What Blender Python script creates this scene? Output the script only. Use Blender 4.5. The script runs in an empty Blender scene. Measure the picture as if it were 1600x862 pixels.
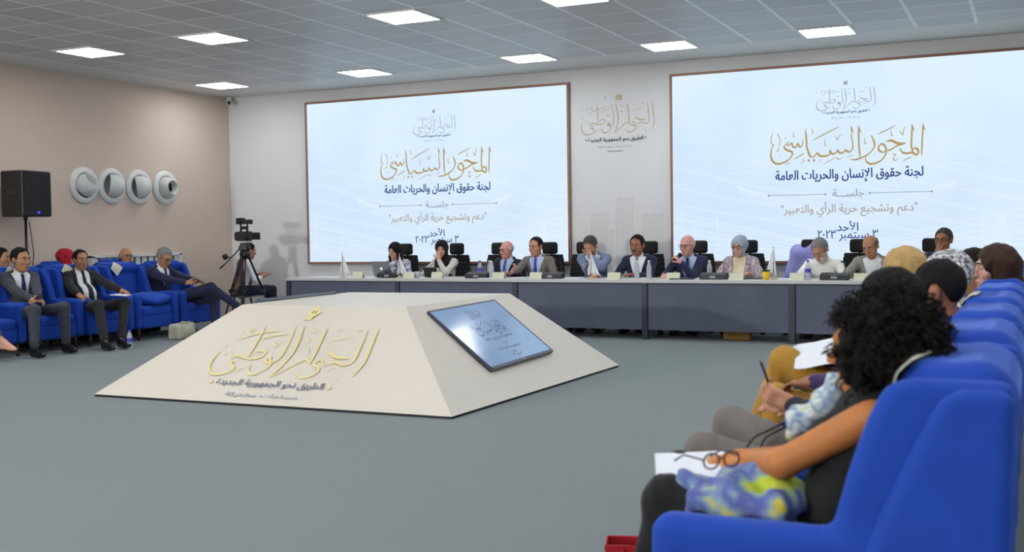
import bpy, math, random
import numpy as np
from mathutils import Vector, Matrix
random.seed(7); np.random.seed(7)
SC = bpy.context.scene
COL = SC.collection
PI = math.pi

# ---------------------------------------------------------------- camera, exposure, world, lights
cam_data = bpy.data.cameras.new('camera')
cam = bpy.data.objects.new('camera', cam_data); COL.objects.link(cam)
cr, cu_, cd = Vector((0.903743, 0.427825, -0.01466)), Vector((-0.003708, 0.042068, 0.999108)), Vector((-0.42806, 0.902882, -0.039605))
cam.matrix_world = Matrix(((cr.x, cu_.x, -cd.x, 0.0), (cr.y, cu_.y, -cd.y, 0.0), (cr.z, cu_.z, -cd.z, 1.37), (0, 0, 0, 1)))
cam_data.sensor_width = 36.0; cam_data.lens = 1721.0 / 1600 * 36.0
cam_data.clip_start = 0.05; cam_data.clip_end = 100
cam_data.dof.use_dof = True; cam_data.dof.focus_distance = 12.5; cam_data.dof.aperture_fstop = 3.2
SC.camera = cam
SC.view_settings.view_transform = 'Standard'; SC.view_settings.look = 'None'
SC.view_settings.gamma = 1.0; SC.view_settings.use_curve_mapping = False
SC.view_settings.exposure = 0.0
try:
    SC.cycles.use_denoising = True
    SC.cycles.max_bounces = 6; SC.cycles.diffuse_bounces = 4; SC.cycles.glossy_bounces = 3
    SC.cycles.transmission_bounces = 5; SC.cycles.sample_clamp_indirect = 6.0
    SC.cycles.caustics_reflective = False; SC.cycles.caustics_refractive = False
except Exception: pass
world = bpy.data.worlds.new('world'); SC.world = world; world.use_nodes = True
world.node_tree.nodes['Background'].inputs[0].default_value = (.6, .65, .7, 1)
world.node_tree.nodes['Background'].inputs[1].default_value = .15
PANEL_L = 19.6          # radiance of the ceiling light panels
SCREEN_L = 1.0          # brightness of the LED walls
def lamp(name, loc, target, size, energy, color=(1, 1, 1)):
    l = bpy.data.lights.new(name, 'AREA'); l.shape = 'DISK'; l.size = size; l.energy = energy; l.color = color
    o = bpy.data.objects.new(name, l); COL.objects.link(o); o.location = loc
    o.rotation_euler = (Vector(target) - Vector(loc)).to_track_quat('-Z', 'Y').to_euler()
    return o
lamp('video_light', (-9.9, -5.6, 2.41), (-6.5, 13.0, 1.0), .36, 720, (1, .97, .93))

XL, XR, YB, YF, HC = -12.357, 4.6, 14.938, -8.0, 3.711

# ---------------------------------------------------------------- materials
def lin(c):
    if isinstance(c, str):
        c = [int(c[i:i + 2], 16) for i in (0, 2, 4)]
    c = [v / 255.0 for v in c]
    return tuple(v / 12.92 if v <= .04045 else ((v + .055) / 1.055) ** 2.4 for v in c) + (1.0,)
class NT:
    def __init__(s, name):
        s.m = bpy.data.materials.new(name); s.m.use_nodes = True; s.t = s.m.node_tree
        s.t.nodes.clear(); s.out = s.n('ShaderNodeOutputMaterial')
    def n(s, kind, **kw):
        nd = s.t.nodes.new(kind)
        for k, v in kw.items():
            if k.startswith('i_'): nd.inputs[k[2:].replace('_', ' ')].default_value = v
            else: setattr(nd, k, v)
        return nd
    def l(s, a, b): s.t.links.new(a, b)
    def mix(s, fac, a, b, blend='MIX'):
        m = s.n('ShaderNodeMix', data_type='RGBA', blend_type=blend)
        for sock, v in ((m.inputs[0], fac), (m.inputs[6], a), (m.inputs[7], b)):
            if hasattr(v, 'links'): s.l(v, sock)
            else: sock.default_value = v
        return m.outputs[2]
    def ramp(s, fac, stops, interp='LINEAR'):
        r = s.n('ShaderNodeValToRGB'); r.color_ramp.interpolation = interp
        e = r.color_ramp.elements
        while len(e) < len(stops): e.new(.5)
        for el, (p, c) in zip(e, stops): el.position = p; el.color = c
        s.l(fac, r.inputs[0]); return r.outputs[0]
    def coord(s, kind='Object', scale=(1, 1, 1), rot=(0, 0, 0)):
        c = s.n('ShaderNodeTexCoord'); mp = s.n('ShaderNodeMapping')
        mp.inputs['Scale'].default_value = scale; mp.inputs['Rotation'].default_value = rot
        s.l(c.outputs[kind], mp.inputs[0]); return mp.outputs[0]
    def noise(s, v, scale, detail=3, rough=.5):
        n = s.n('ShaderNodeTexNoise'); s.l(v, n.inputs['Vector']); n.inputs['Scale'].default_value = scale
        n.inputs['Detail'].default_value = detail; n.inputs['Roughness'].default_value = rough; return n.outputs[0]
    def bsdf(s, col, rough=.6, metal=0, spec=.5, sheen=0, bump=None, bstr=.2, bdist=.01, emis=None, **kw):
        b = s.n('ShaderNodeBsdfPrincipled')
        if hasattr(col, 'links'): s.l(col, b.inputs['Base Color'])
        else: b.inputs['Base Color'].default_value = col
        b.inputs['Roughness'].default_value = rough; b.inputs['Metallic'].default_value = metal
        b.inputs['Specular IOR Level'].default_value = spec
        b.inputs['Sheen Weight'].default_value = sheen
        for k, v in kw.items(): b.inputs[k.replace('_', ' ')].default_value = v
        if bump is not None:
            bp = s.n('ShaderNodeBump'); bp.inputs['Strength'].default_value = bstr; bp.inputs['Distance'].default_value = bdist
            s.l(bump, bp.inputs['Height']); s.l(bp.outputs[0], b.inputs['Normal'])
        s.l(b.outputs[0], s.out.inputs[0]); return b
def simple(name, c, rough=.6, metal=0, spec=.5, sheen=0, var=.12, nscale=25, bstr=.15, **kw):
    """plain material with a little noise in colour and surface"""
    t = NT(name); c = lin(c); v = t.coord()
    nz = t.noise(v, nscale)
    a = tuple(x * (1 - var) for x in c[:3]) + (1,); b = tuple(min(1, x * (1 + var)) for x in c[:3]) + (1,)
    col = t.mix(nz, a, b)
    t.bsdf(col, rough, metal, spec, sheen, bump=t.noise(v, nscale * 6), bstr=bstr, bdist=.004, **kw)
    return t.m
def cloth(name, c, rough=.85, var=.18, sheen=.15):
    return simple(name, c, rough, 0, .25, sheen, var, 14, .25)
def glow(name, c, s=1.0):
    t = NT(name); e = t.n('ShaderNodeEmission'); e.inputs[0].default_value = lin(c); e.inputs[1].default_value = s
    t.l(e.outputs[0], t.out.inputs[0]); return t.m
def patches(name, cols, scale=18, rough=.8, kind='noise', coord_scale=(1, 1, 1)):
    """printed cloth: hard edged patches of several colours"""
    t = NT(name); v = t.coord(scale=coord_scale)
    if kind == 'noise': f = t.noise(v, scale, 2, .6)
    else:
        w = t.n('ShaderNodeTexVoronoi'); t.l(v, w.inputs['Vector']); w.inputs['Scale'].default_value = scale; f = w.outputs['Color']
    n = len(cols)
    lo, hi = (.34, .66) if kind == 'noise' else (.1, .9)
    st = [(lo + (hi - lo) * i / max(1, n - 1), lin(c)) for i, c in enumerate(cols)]
    t.bsdf(t.ramp(f, st, 'CONSTANT' if kind != 'noise' else 'LINEAR'), rough, 0, .25, .1, bump=t.noise(v, 120), bstr=.15)
    return t.m

M = {}
def velvet(name, c1, c2):
    t = NT(name); v = t.coord()
    nz = t.noise(v, 6, 4, .6); col = t.mix(nz, lin(c1), lin(c2))
    t.bsdf(col, .75, 0, .2, .55, bump=t.noise(v, 160), bstr=.12, Sheen_Roughness=.35, Sheen_Tint=lin((130, 165, 255)))
    return t.m
M['velvet'] = velvet('blue_velvet', (24, 62, 156), (33, 75, 178))
M['velvet_dark'] = velvet('dark_blue_velvet', (14, 40, 130), (18, 48, 146))
M['wood_dark'] = simple('dark_wood', (48, 26, 20), .4)
M['black'] = simple('black_plastic', (20, 21, 24), .45)
M['black_matte'] = simple('black_matte', (16, 16, 18), .85)
M['rubber'] = simple('dark_rubber', (28, 28, 30), .7)
M['mesh_black'] = simple('black_mesh_fabric', (22, 23, 26), .9, bstr=.4)
M['chrome'] = simple('brushed_metal', (150, 152, 156), .3, 1.0)
M['steel_dark'] = simple('dark_metal', (38, 39, 42), .4, .6)
M['white_paint'] = simple('white_paint', (214, 216, 212), .45, var=.03)
M['cream_card'] = simple('cream_card', (206, 208, 184), .8, var=.04)
M['white_paper'] = simple('white_paper', (222, 226, 234), .8, var=.03)
M['blue_paper'] = simple('pale_blue_paper', (196, 202, 232), .8, var=.05)
def mk_floor():
    t = NT('carpet'); v = t.coord()
    a = t.noise(t.coord(scale=(2.2, 26, 1)), 3.0, 4, .65); b = t.noise(v, 90, 2); c = t.noise(v, .7, 3)
    col = t.mix(a, lin((98, 108, 110)), lin((138, 147, 147)))
    col = t.mix(b, col, lin((116, 126, 128))); 
    m = t.n('ShaderNodeMath', operation='MULTIPLY'); t.l(c, m.inputs[0]); m.inputs[1].default_value = .35
    col = t.mix(m.outputs[0], col, lin((104, 113, 114)))
    t.bsdf(col, .95, 0, .15, .1, bump=t.noise(v, 300), bstr=.35, bdist=.004); return t.m
M['floor'] = mk_floor()
def mk_wall(name, c1, c2, s=.8):
    t = NT(name); v = t.coord(); col = t.mix(t.noise(v, s, 4), lin(c1), lin(c2))
    t.bsdf(col, .8, 0, .25, bump=t.noise(v, 130), bstr=.08, bdist=.003); return t.m
M['wall_left'] = mk_wall('beige_wall', (203, 185, 170), (209, 191, 176))
M['wall_back'] = mk_wall('pale_wall', (212, 214, 216), (218, 220, 221))
M['wall_plain'] = mk_wall('plain_wall', (188, 178, 168), (196, 186, 176))
def mk_ceiling():
    t = NT('ceiling_tiles'); c = t.n('ShaderNodeTexCoord'); sp = t.n('ShaderNodeSeparateXYZ'); t.l(c.outputs['Object'], sp.inputs[0])
    P = .652
    def M2(op, a, b=None):
        m = t.n('ShaderNodeMath', operation=op)
        for i, q in enumerate((a, b)):
            if q is None: continue
            if hasattr(q, 'links'): t.l(q, m.inputs[i])
            else: m.inputs[i].default_value = q
        return m.outputs[0]
    def line(sock, off, w):
        f = M2('FRACT', M2('DIVIDE', M2('SUBTRACT', sock, off), P))
        d = M2('ABSOLUTE', M2('SUBTRACT', f, .5)); return M2('GREATER_THAN', d, .5 - w)
    lx = line(sp.outputs[0], -3.216, .030); ly = line(sp.outputs[1], 13.93, .020)
    inside = M2('MULTIPLY', M2('LESS_THAN', sp.outputs[1], 13.96), M2('GREATER_THAN', sp.outputs[0], -11.72))
    g = M2('MULTIPLY', M2('MAXIMUM', lx, ly), inside)
    v = t.coord(); fl = t.n('ShaderNodeTexWhiteNoise', noise_dimensions='2D')
    cx = M2('FLOOR', M2('DIVIDE', M2('SUBTRACT', sp.outputs[0], -3.216), P)); cy = M2('FLOOR', M2('DIVIDE', M2('SUBTRACT', sp.outputs[1], 13.93), P))
    cmb = t.n('ShaderNodeCombineXYZ'); t.l(cx, cmb.inputs[0]); t.l(cy, cmb.inputs[1]); t.l(cmb.outputs[0], fl.inputs[0])
    tile = t.mix(fl.outputs[0], lin((184, 186, 190)), lin((198, 199, 202)))
    plain = t.mix(t.noise(v, 1.2), lin((206, 207, 204)), lin((212, 213, 210)))
    col = t.mix(inside, plain, tile); col = t.mix(g, col, lin((238, 242, 246)))
    t.bsdf(col, .42, 0, .5, bump=M2('MULTIPLY', g, -1.0), bstr=.3, bdist=.01); return t.m
M['ceiling'] = mk_ceiling()
def mk_screen(name, seed):
    t = NT(name); v = t.coord(); 
    a = t.noise(t.coord(scale=(.5, 1, .5)), .9, 3); 
    col = t.ramp(a, [(.30, lin((206, 228, 255))), (.5, lin((220, 240, 255))), (.68, lin((232, 247, 255)))])
    w = t.n('ShaderNodeTexWave', wave_type='BANDS', bands_direction='DIAGONAL', wave_profile='SIN'); t.l(t.coord(scale=(.45, 1, 2.2)), w.inputs['Vector'])
    w.inputs['Scale'].default_value = 1.3; w.inputs['Distortion'].default_value = 9; w.inputs['Detail'].default_value = 1; w.inputs['Detail Scale'].default_value = .35
    c = t.n('ShaderNodeTexCoord'); sp = t.n('ShaderNodeSeparateXYZ'); t.l(c.outputs['Object'], sp.inputs[0])
    mr = t.n('ShaderNodeMapRange'); t.l(sp.outputs[2], mr.inputs[0]); mr.inputs[1].default_value = 2.2; mr.inputs[2].default_value = .9; mr.inputs[3].default_value = 0; mr.inputs[4].default_value = .22
    wr = t.ramp(w.outputs[0], [(.82, (0, 0, 0, 1)), (1, (1, 1, 1, 1))])
    mm = t.n('ShaderNodeMath', operation='MULTIPLY'); t.l(wr, mm.inputs[0]); t.l(mr.outputs[0], mm.inputs[1])
    shade = t.mix(mr.outputs[0], col, lin((208, 224, 250)))
    col = t.mix(mm.outputs[0], shade, lin((240, 250, 255)))
    e = t.n('ShaderNodeEmission'); t.l(col, e.inputs[0]); e.inputs[1].default_value = SCREEN_L
    t.l(e.outputs[0], t.out.inputs[0]); return t.m
M['screen'] = mk_screen('led_wall_picture', 1)
M['screen_gold'] = glow('screen_gold', (186, 158, 104), .95)
M['screen_navy'] = glow('screen_navy', (58, 78, 138), .95)
M['screen_grey'] = glow('screen_grey', (160, 164, 172), .95)
M['screen_tan'] = glow('screen_tan', (176, 166, 156), .95)
M['screen_white'] = glow('screen_white', (226, 242, 255), 1.0)
M['screen_mauve'] = glow('screen_mauve', (168, 172, 186), .95)
M['gold_paint'] = simple('gold_leaf', (220, 206, 142), .45, .0, .5, var=.1)
M['gold_wall'] = simple('gold_relief', (190, 174, 140), .5, .0, .5)
M['grey_print'] = simple('grey_print', (112, 120, 132), .7)
M['grey_print_light'] = simple('light_grey_print', (150, 158, 166), .7)
M['navy_print'] = simple('navy_print', (84, 88, 110), .7)
M['sky_print'] = simple('faint_skyline_print', (203, 203, 203), .8, var=.02)
M['frame_wood'] = simple('brown_frame', (142, 104, 84), .5)
def mk_pyr():
    t = NT('bleached_wood_veneer')
    a = t.noise(t.coord(scale=(2.5, 2.5, 30)), 2.2, 4, .6); b = t.noise(t.coord(scale=(1, 1, 4)), 1.6, 3)
    col = t.mix(a, lin((198, 191, 178)), lin((210, 203, 190))); col = t.mix(b, col, lin((204, 197, 186)))
    t.bsdf(col, .42, 0, .4, bump=a, bstr=.05); return t.m
M['pyramid'] = mk_pyr()
def mk_panel():
    t = NT('slate_laminate'); v = t.coord(); a = t.noise(v, 2.4, 5, .65)
    col = t.mix(a, lin((74, 80, 98)), lin((98, 104, 122))); t.bsdf(col, .6, 0, .35, bump=t.noise(v, 60), bstr=.05); return t.m
M['panel'] = mk_panel()
M['post'] = simple('charcoal_post', (46, 51, 66), .5)
M['table_top'] = simple('pale_laminate', (196, 196, 194), .4, var=.03)
def mk_glass(name, c, rough=.05):
    t = NT(name); t.bsdf(lin(c), rough, 0, .5, Transmission_Weight=.92, IOR=1.12); return t.m
def mk_bottle():
    t = NT('clear_plastic'); t.bsdf(lin((206, 214, 224)), .12, 0, .6, Alpha=.5); return t.m
M['bottle'] = mk_bottle()
M['label_blue'] = simple('blue_label', (62, 72, 190), .5)
M['flag'] = cloth('white_flag', (232, 234, 236), .7, .05)
M['yellow'] = simple('yellow_card', (236, 200, 24), .5)
M['laptop'] = simple('silver_aluminium', (150, 154, 158), .35, .7, var=.04)
M['lavender'] = cloth('lavender_cloth', (150, 150, 214))
M['bag_white'] = simple('woven_white', (196, 192, 168), .8, nscale=70, var=.3, bstr=.8)
M['bag_tan'] = simple('tan_leather', (170, 128, 62), .5)
M['red'] = simple('red_bag', (176, 26, 40), .5)
M['led_blue'] = glow('blue_indicator', (70, 70, 255), 1.5)
M['lens'] = simple('lens_glass', (10, 12, 20), .08, spec=.8)
M['tv_glass'] = None
def mk_tv():
    t = NT('tv_picture'); v = t.coord(); a = t.noise(v, 1.8, 2)
    col = t.mix(a, lin((120, 160, 214)), lin((168, 200, 238)))
    b = t.n('ShaderNodeBsdfPrincipled'); b.inputs['Base Color'].default_value = (.02, .02, .025, 1); b.inputs['Roughness'].default_value = .12
    t.l(col, b.inputs['Emission Color']); b.inputs['Emission Strength'].default_value = .62
    t.l(b.outputs[0], t.out.inputs[0]); return t.m
M['tv_glass'] = mk_tv()
M['tv_ink'] = simple('tv_dark_ink', (70, 84, 104), .5)
M['light_panel'] = glow('light_diffuser', (250, 252, 255), PANEL_L)
def mk_skin(name, c):
    t = NT(name); v = t.coord(); c = lin(c)
    col = t.mix(t.noise(v, 22, 4), tuple(x * .88 for x in c[:3]) + (1,), tuple(min(1, x * 1.1) for x in c[:3]) + (1,))
    t.bsdf(col, .55, 0, .35, bump=t.noise(v, 200), bstr=.06, bdist=.002, Subsurface_Weight=.08, Subsurface_Radius=(.01, .004, .002)); return t.m
SK = {'light': mk_skin('skin_light', (206, 158, 136)), 'tan': mk_skin('skin_tan', (188, 136, 108)), 'brown': mk_skin('skin_brown', (154, 104, 78)),
      'olive': mk_skin('skin_olive', (172, 126, 92)), 'arm': mk_skin('skin_warm', (186, 118, 62)), 'pink': mk_skin('skin_pink', (206, 150, 140))}
M['lip'] = simple('lips', (150, 86, 78), .5); M['eye_white'] = simple('eye_white', (205, 200, 195), .3); M['eye_dark'] = simple('eye_dark', (30, 20, 16), .2)

# ---------------------------------------------------------------- object helpers
def link(name, me, mat, parent=None, loc=None):
    o = bpy.data.objects.new(name, me); COL.objects.link(o)
    for m in (mat if isinstance(mat, (list, tuple)) else [mat]): me.materials.append(m)
    if parent is not None: o.parent = parent
    if loc is not None: o.location = loc
    return o
def tag(o, label=None, cat=None, group=None, kind=None):
    if label: o['label'] = label
    if cat: o['category'] = cat
    if group: o['group'] = group
    if kind: o['kind'] = kind
    return o
def empty(name, loc=(0, 0, 0), rz=0.0, label=None, cat=None, group=None):
    o = bpy.data.objects.new(name, None); COL.objects.link(o); o.location = loc; o.rotation_euler = (0, 0, rz)
    o.empty_display_size = .1
    return tag(o, label, cat, group)
def dup(root, loc=None, rz=None, label=None, group=None):
    r = root.copy(); COL.objects.link(r)
    if loc is not None: r.location = loc
    if rz is not None: r.rotation_euler = (0, 0, rz)
    if label: r['label'] = label
    if group: r['group'] = group
    for ch in list(root.children):
        c = ch.copy(); COL.objects.link(c); c.parent = r
        for g in list(ch.children):
            d = g.copy(); COL.objects.link(d); d.parent = c
    return r
def V3(*a): return np.array(a, float)
def nrm(v): v = np.asarray(v, float); return v / (np.linalg.norm(v) + 1e-12)
def rotm(axis, a):
    c, s = math.cos(a), math.sin(a)
    return np.array({'x': [[1, 0, 0], [0, c, -s], [0, s, c]], 'y': [[c, 0, s], [0, 1, 0], [-s, 0, c]], 'z': [[c, -s, 0], [s, c, 0], [0, 0, 1]]}[axis])
class MB:
    """collects simple shapes into one mesh"""
    def __init__(s): s.v = []; s.f = []; s.mi = []; s.cur = 0
    def add(s, vs, fs):
        n = len(s.v); s.v += [tuple(map(float, p)) for p in vs]; s.f += [tuple(i + n for i in f) for f in fs]; s.mi += [s.cur] * len(fs); return s
    def box(s, c, h, R=None, taper=1.0):
        vs = []
        for z in (-1, 1):
            k = taper if z > 0 else 1.0
            for x, y in ((-1, -1), (1, -1), (1, 1), (-1, 1)): vs.append(V3(x * h[0] * k, y * h[1] * k, z * h[2]))
        if R is not None: vs = [R @ p for p in vs]
        return s.add([p + np.asarray(c, float) for p in vs], [(3, 2, 1, 0), (4, 5, 6, 7), (0, 1, 5, 4), (1, 2, 6, 5), (2, 3, 7, 6), (3, 0, 4, 7)])
    def tube(s, pts, r, n=10, cap=True):
        pts = [np.asarray(p, float) for p in pts]; k = len(pts); rr = r if isinstance(r, (list, tuple)) else [r] * k
        t0 = nrm(pts[1] - pts[0]); a = nrm(np.cross(t0, V3(0, 0, 1) if abs(t0[2]) < .9 else V3(1, 0, 0)))
        vs = []
        for i in range(k):
            t = nrm(pts[min(i + 1, k - 1)] - pts[max(i - 1, 0)]); a = nrm(a - t * (a @ t)); b = np.cross(t, a)
            for j in range(n):
                q = 2 * PI * j / n; vs.append(pts[i] + rr[i] * (math.cos(q) * a + math.sin(q) * b))
        fs = [(i * n + j, i * n + (j + 1) % n, (i + 1) * n + (j + 1) % n, (i + 1) * n + j) for i in range(k - 1) for j in range(n)]
        if cap: fs += [tuple(range(n))[::-1], tuple(range((k - 1) * n, k * n))]
        return s.add(vs, fs)
    def cyl(s, a, b, r0, r1=None, n=16): return s.tube([a, b], [r0, r0 if r1 is None else r1], n)
    def lathe(s, prof, o=(0, 0, 0), R=None, n=24, cap=False):
        vs = []
        for r, z in prof:
            for j in range(n):
                q = 2 * PI * j / n; p = V3(r * math.cos(q), r * math.sin(q), z)
                vs.append((R @ p if R is not None else p) + np.asarray(o, float))
        k = len(prof)
        fs = [(i * n + j, i * n + (j + 1) % n, (i + 1) * n + (j + 1) % n, (i + 1) * n + j) for i in range(k - 1) for j in range(n)]
        if cap: fs += [tuple(range(n))[::-1], tuple(range((k - 1) * n, k * n))]
        return s.add(vs, fs)
    def ball(s, c, r, n=12, m=8, R=None):
        r = V3(*r) if hasattr(r, '__len__') else V3(r, r, r)
        vs = [];
        for i in range(m + 1):
            th = PI * i / m
            for j in range(n):
                q = 2 * PI * j / n; p = V3(math.sin(th) * math.cos(q), math.sin(th) * math.sin(q), -math.cos(th)) * r
                vs.append((R @ p if R is not None else p) + np.asarray(c, float))
        fs = [(i * n + j, i * n + (j + 1) % n, (i + 1) * n + (j + 1) % n, (i + 1) * n + j) for i in range(m) for j in range(n)]
        return s.add(vs, fs)
    def prism(s, poly, axis_o, ax, ay, az, depth):
        """polygon (x, y) in the frame ax, ay extruded along az"""
        o = np.asarray(axis_o, float); ax, ay, az = (np.asarray(q, float) for q in (ax, ay, az)); n = len(poly)
        vs = [o + ax * x + ay * y for x, y in poly] + [o + ax * x + ay * y + az * depth for x, y in poly]
        return s.add(vs, [tuple(range(n))[::-1], tuple(range(n, 2 * n))] + [(i, (i + 1) % n, n + (i + 1) % n, n + i) for i in range(n)])
    def build(s, name, mat, parent=None, smooth=False, bevel=0.0, seg=2, loc=None, clean=True):
        me = bpy.data.meshes.new(name); me.from_pydata(s.v, [], s.f); me.validate()
        if any(s.mi): me.polygons.foreach_set('material_index', s.mi[:len(me.polygons)])
        if smooth: me.polygons.foreach_set('use_smooth', [True] * len(me.polygons))
        o = link(name, me, mat, parent, loc)
        if bevel:
            b = o.modifiers.new('bevel', 'BEVEL'); b.width = bevel; b.segments = seg; b.limit_method = 'ANGLE'; b.angle_limit = .6
            b.harden_normals = False
        return o
def box_obj(name, c, h, mat, parent=None, bevel=.004, R=None): return MB().box(c, h, R).build(name, mat, parent, bevel=bevel)

# ---------------------------------------------------------------- rounded shapes from distance fields
def axis(lo, hi, coarse, fine=None, ivs=()):
    if not ivs: return np.arange(lo, hi + coarse, coarse, dtype=np.float32)
    out = [lo]
    while out[-1] < hi:
        p = out[-1]; st = coarse
        for a, b in ivs:
            if p + coarse * .5 > a and p < b: st = fine
        out.append(p + st)
    return np.array(out, np.float32)
class Vol:
    def __init__(s, xs, ys, zs): s.a = (xs, ys, zs)
    def full(s, v=.35): return np.full(tuple(len(q) for q in s.a), v, np.float32)
    def P(s): return s.a[0][:, None, None], s.a[1][None, :, None], s.a[2][None, None, :]
    def put(s, F, prims, k=.02, off=0.0, sub=False):
        for pr in prims:
            kind = pr[0]
            if kind == 'c':
                _, a, b, ra, rb = pr; a = np.asarray(a, float); b = np.asarray(b, float); m = max(ra, rb)
                lo, hi = np.minimum(a, b) - m, np.maximum(a, b) + m
            elif kind == 'e':
                c = np.asarray(pr[1], float); m = max(pr[2]); lo, hi = c - m, c + m
            else:
                c = np.asarray(pr[1], float); m = float(np.linalg.norm(pr[2])) + pr[4]; lo, hi = c - m, c + m
            mg = .05 + k + max(off, 0)
            sl = tuple(slice(max(0, int(np.searchsorted(ax, l - mg)) - 1), int(np.searchsorted(ax, h + mg)) + 1) for ax, l, h in zip(s.a, lo, hi))
            X, Y, Z = s.a[0][sl[0]][:, None, None], s.a[1][sl[1]][None, :, None], s.a[2][sl[2]][None, None, :]
            if X.size == 0 or Y.size == 0 or Z.size == 0: continue
            if kind == 'c':
                ab = b - a; L2 = float(ab @ ab) + 1e-9
                px, py, pz = X - np.float32(a[0]), Y - np.float32(a[1]), Z - np.float32(a[2])
                t = np.clip((px * ab[0] + py * ab[1] + pz * ab[2]) / L2, 0, 1)
                d = np.sqrt((px - t * ab[0]) ** 2 + (py - t * ab[1]) ** 2 + (pz - t * ab[2]) ** 2) - (ra + (rb - ra) * t)
            else:
                px, py, pz = X - np.float32(c[0]), Y - np.float32(c[1]), Z - np.float32(c[2])
                R = pr[3]
                if R is not None:
                    qx = px * R[0, 0] + py * R[1, 0] + pz * R[2, 0]; qy = px * R[0, 1] + py * R[1, 1] + pz * R[2, 1]; qz = px * R[0, 2] + py * R[1, 2] + pz * R[2, 2]
                else: qx, qy, qz = px, py, pz
                h = pr[2]
                if kind == 'e':
                    k0 = np.sqrt((qx / h[0]) ** 2 + (qy / h[1]) ** 2 + (qz / h[2]) ** 2)
                    k1 = np.sqrt((qx / h[0] ** 2) ** 2 + (qy / h[1] ** 2) ** 2 + (qz / h[2] ** 2) ** 2) + 1e-6
                    d = k0 * (k0 - 1) / k1
                else:
                    r = pr[4]; ax, ay, az = np.abs(qx) - (h[0] - r), np.abs(qy) - (h[1] - r), np.abs(qz) - (h[2] - r)
                    d = np.sqrt(np.maximum(ax, 0) ** 2 + np.maximum(ay, 0) ** 2 + np.maximum(az, 0) ** 2) + np.minimum(np.maximum(np.maximum(ax, ay), az), 0) - r
            d = (d - off).astype(np.float32); f = F[sl]
            if sub:
                hh = np.maximum(k - np.abs(f + d), 0) / k; F[sl] = np.maximum(f, -d) + hh * hh * k * .25
            else:
                hh = np.maximum(k - np.abs(f - d), 0) / k; F[sl] = np.minimum(f, d) - hh * hh * k * .25
        return F
    def mesh(s, F, name, post=None):
        xs, ys, zs = s.a
        F = F.copy(); F[0] = F[-1] = .1; F[:, 0] = F[:, -1] = .1; F[:, :, 0] = F[:, :, -1] = .1
        S = F < 0
        c = S[:-1, :-1, :-1]; al = c.copy(); an = c.copy()
        for dx in (0, 1):
            for dy in (0, 1):
                for dz in (0, 1):
                    q = S[dx:S.shape[0] - 1 + dx, dy:S.shape[1] - 1 + dy, dz:S.shape[2] - 1 + dz]; al &= q; an |= q
        act = an & ~al
        I, J, K = np.nonzero(act); n = len(I)
        idx = np.full(act.shape, -1, np.int32); idx[I, J, K] = np.arange(n)
        acc = np.zeros((n, 3)); cnt = np.zeros(n)
        cs = [(a, b, d) for a in (0, 1) for b in (0, 1) for d in (0, 1)]
        fv = {o: F[I + o[0], J + o[1], K + o[2]] for o in cs}
        for o in cs:
            for ax in range(3):
                if o[ax]: continue
                p = list(o); p[ax] = 1; p = tuple(p); fa, fb = fv[o], fv[p]; cr = (fa < 0) != (fb < 0)
                t = np.where(cr, fa / np.where(cr, fa - fb, 1), 0)
                for q in range(3):
                    A = s.a[q]; ii = (I, J, K)[q]
                    if q == ax: val = A[ii] + t * (A[ii + 1] - A[ii])
                    else: val = A[ii + o[q]]
                    acc[:, q] += np.where(cr, val, 0)
                cnt += cr
        vs = acc / np.maximum(cnt, 1)[:, None]
        if post is not None: vs = post(vs)
        quads = []
        for ax in range(3):
            u, w = (ax + 1) % 3, (ax + 2) % 3
            A = np.moveaxis(S, (ax, u, w), (0, 1, 2)); D = np.moveaxis(idx, (ax, u, w), (0, 1, 2))
            cr = A[:-1, 1:-1, 1:-1] != A[1:, 1:-1, 1:-1]
            a, b, d = np.nonzero(cr); flip = A[a, b + 1, d + 1]
            q = np.stack([D[a, b, d], D[a, b + 1, d], D[a, b + 1, d + 1], D[a, b, d + 1]], 1)
            q[~flip] = q[~flip][:, ::-1]; quads.append(q)
        Q = np.concatenate(quads); Q = Q[(Q >= 0).all(1)]
        me = bpy.data.meshes.new(name)
        me.vertices.add(n); me.vertices.foreach_set('co', vs.astype(np.float32).ravel())
        me.loops.add(len(Q) * 4); me.loops.foreach_set('vertex_index', Q.ravel().astype(np.int32))
        me.polygons.add(len(Q)); me.polygons.foreach_set('loop_start', np.arange(0, len(Q) * 4, 4, dtype=np.int32))
        me.polygons.foreach_set('loop_total', np.full(len(Q), 4, np.int32)); me.polygons.foreach_set('use_smooth', np.ones(len(Q), bool))
        me.update(calc_edges=True); me.validate(); return me
def sdf_obj(name, prims, mat, parent=None, voxel=.012, k=.02, mod=None, pad=.04):
    lo = V3(9, 9, 9); hi = -lo
    for p in prims:
        if p[0] == 'c': q = [np.asarray(p[1]) - max(p[3:]), np.asarray(p[2]) - max(p[3:]), np.asarray(p[1]) + max(p[3:]), np.asarray(p[2]) + max(p[3:])]
        elif p[0] == 'e': q = [np.asarray(p[1]) - max(p[2]), np.asarray(p[1]) + max(p[2])]
        else:
            e = np.asarray(p[2]) if p[3] is None else np.full(3, np.linalg.norm(p[2])); q = [np.asarray(p[1]) - e, np.asarray(p[1]) + e]
        for z in q: lo = np.minimum(lo, z); hi = np.maximum(hi, z)
    V = Vol(*[axis(a - pad, b + pad, voxel) for a, b in zip(lo, hi)]); F = V.put(V.full(), prims, k)
    if mod: F = mod(F, *V.P())
    return link(name, V.mesh(F.astype(np.float32), name), mat, parent)

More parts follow.
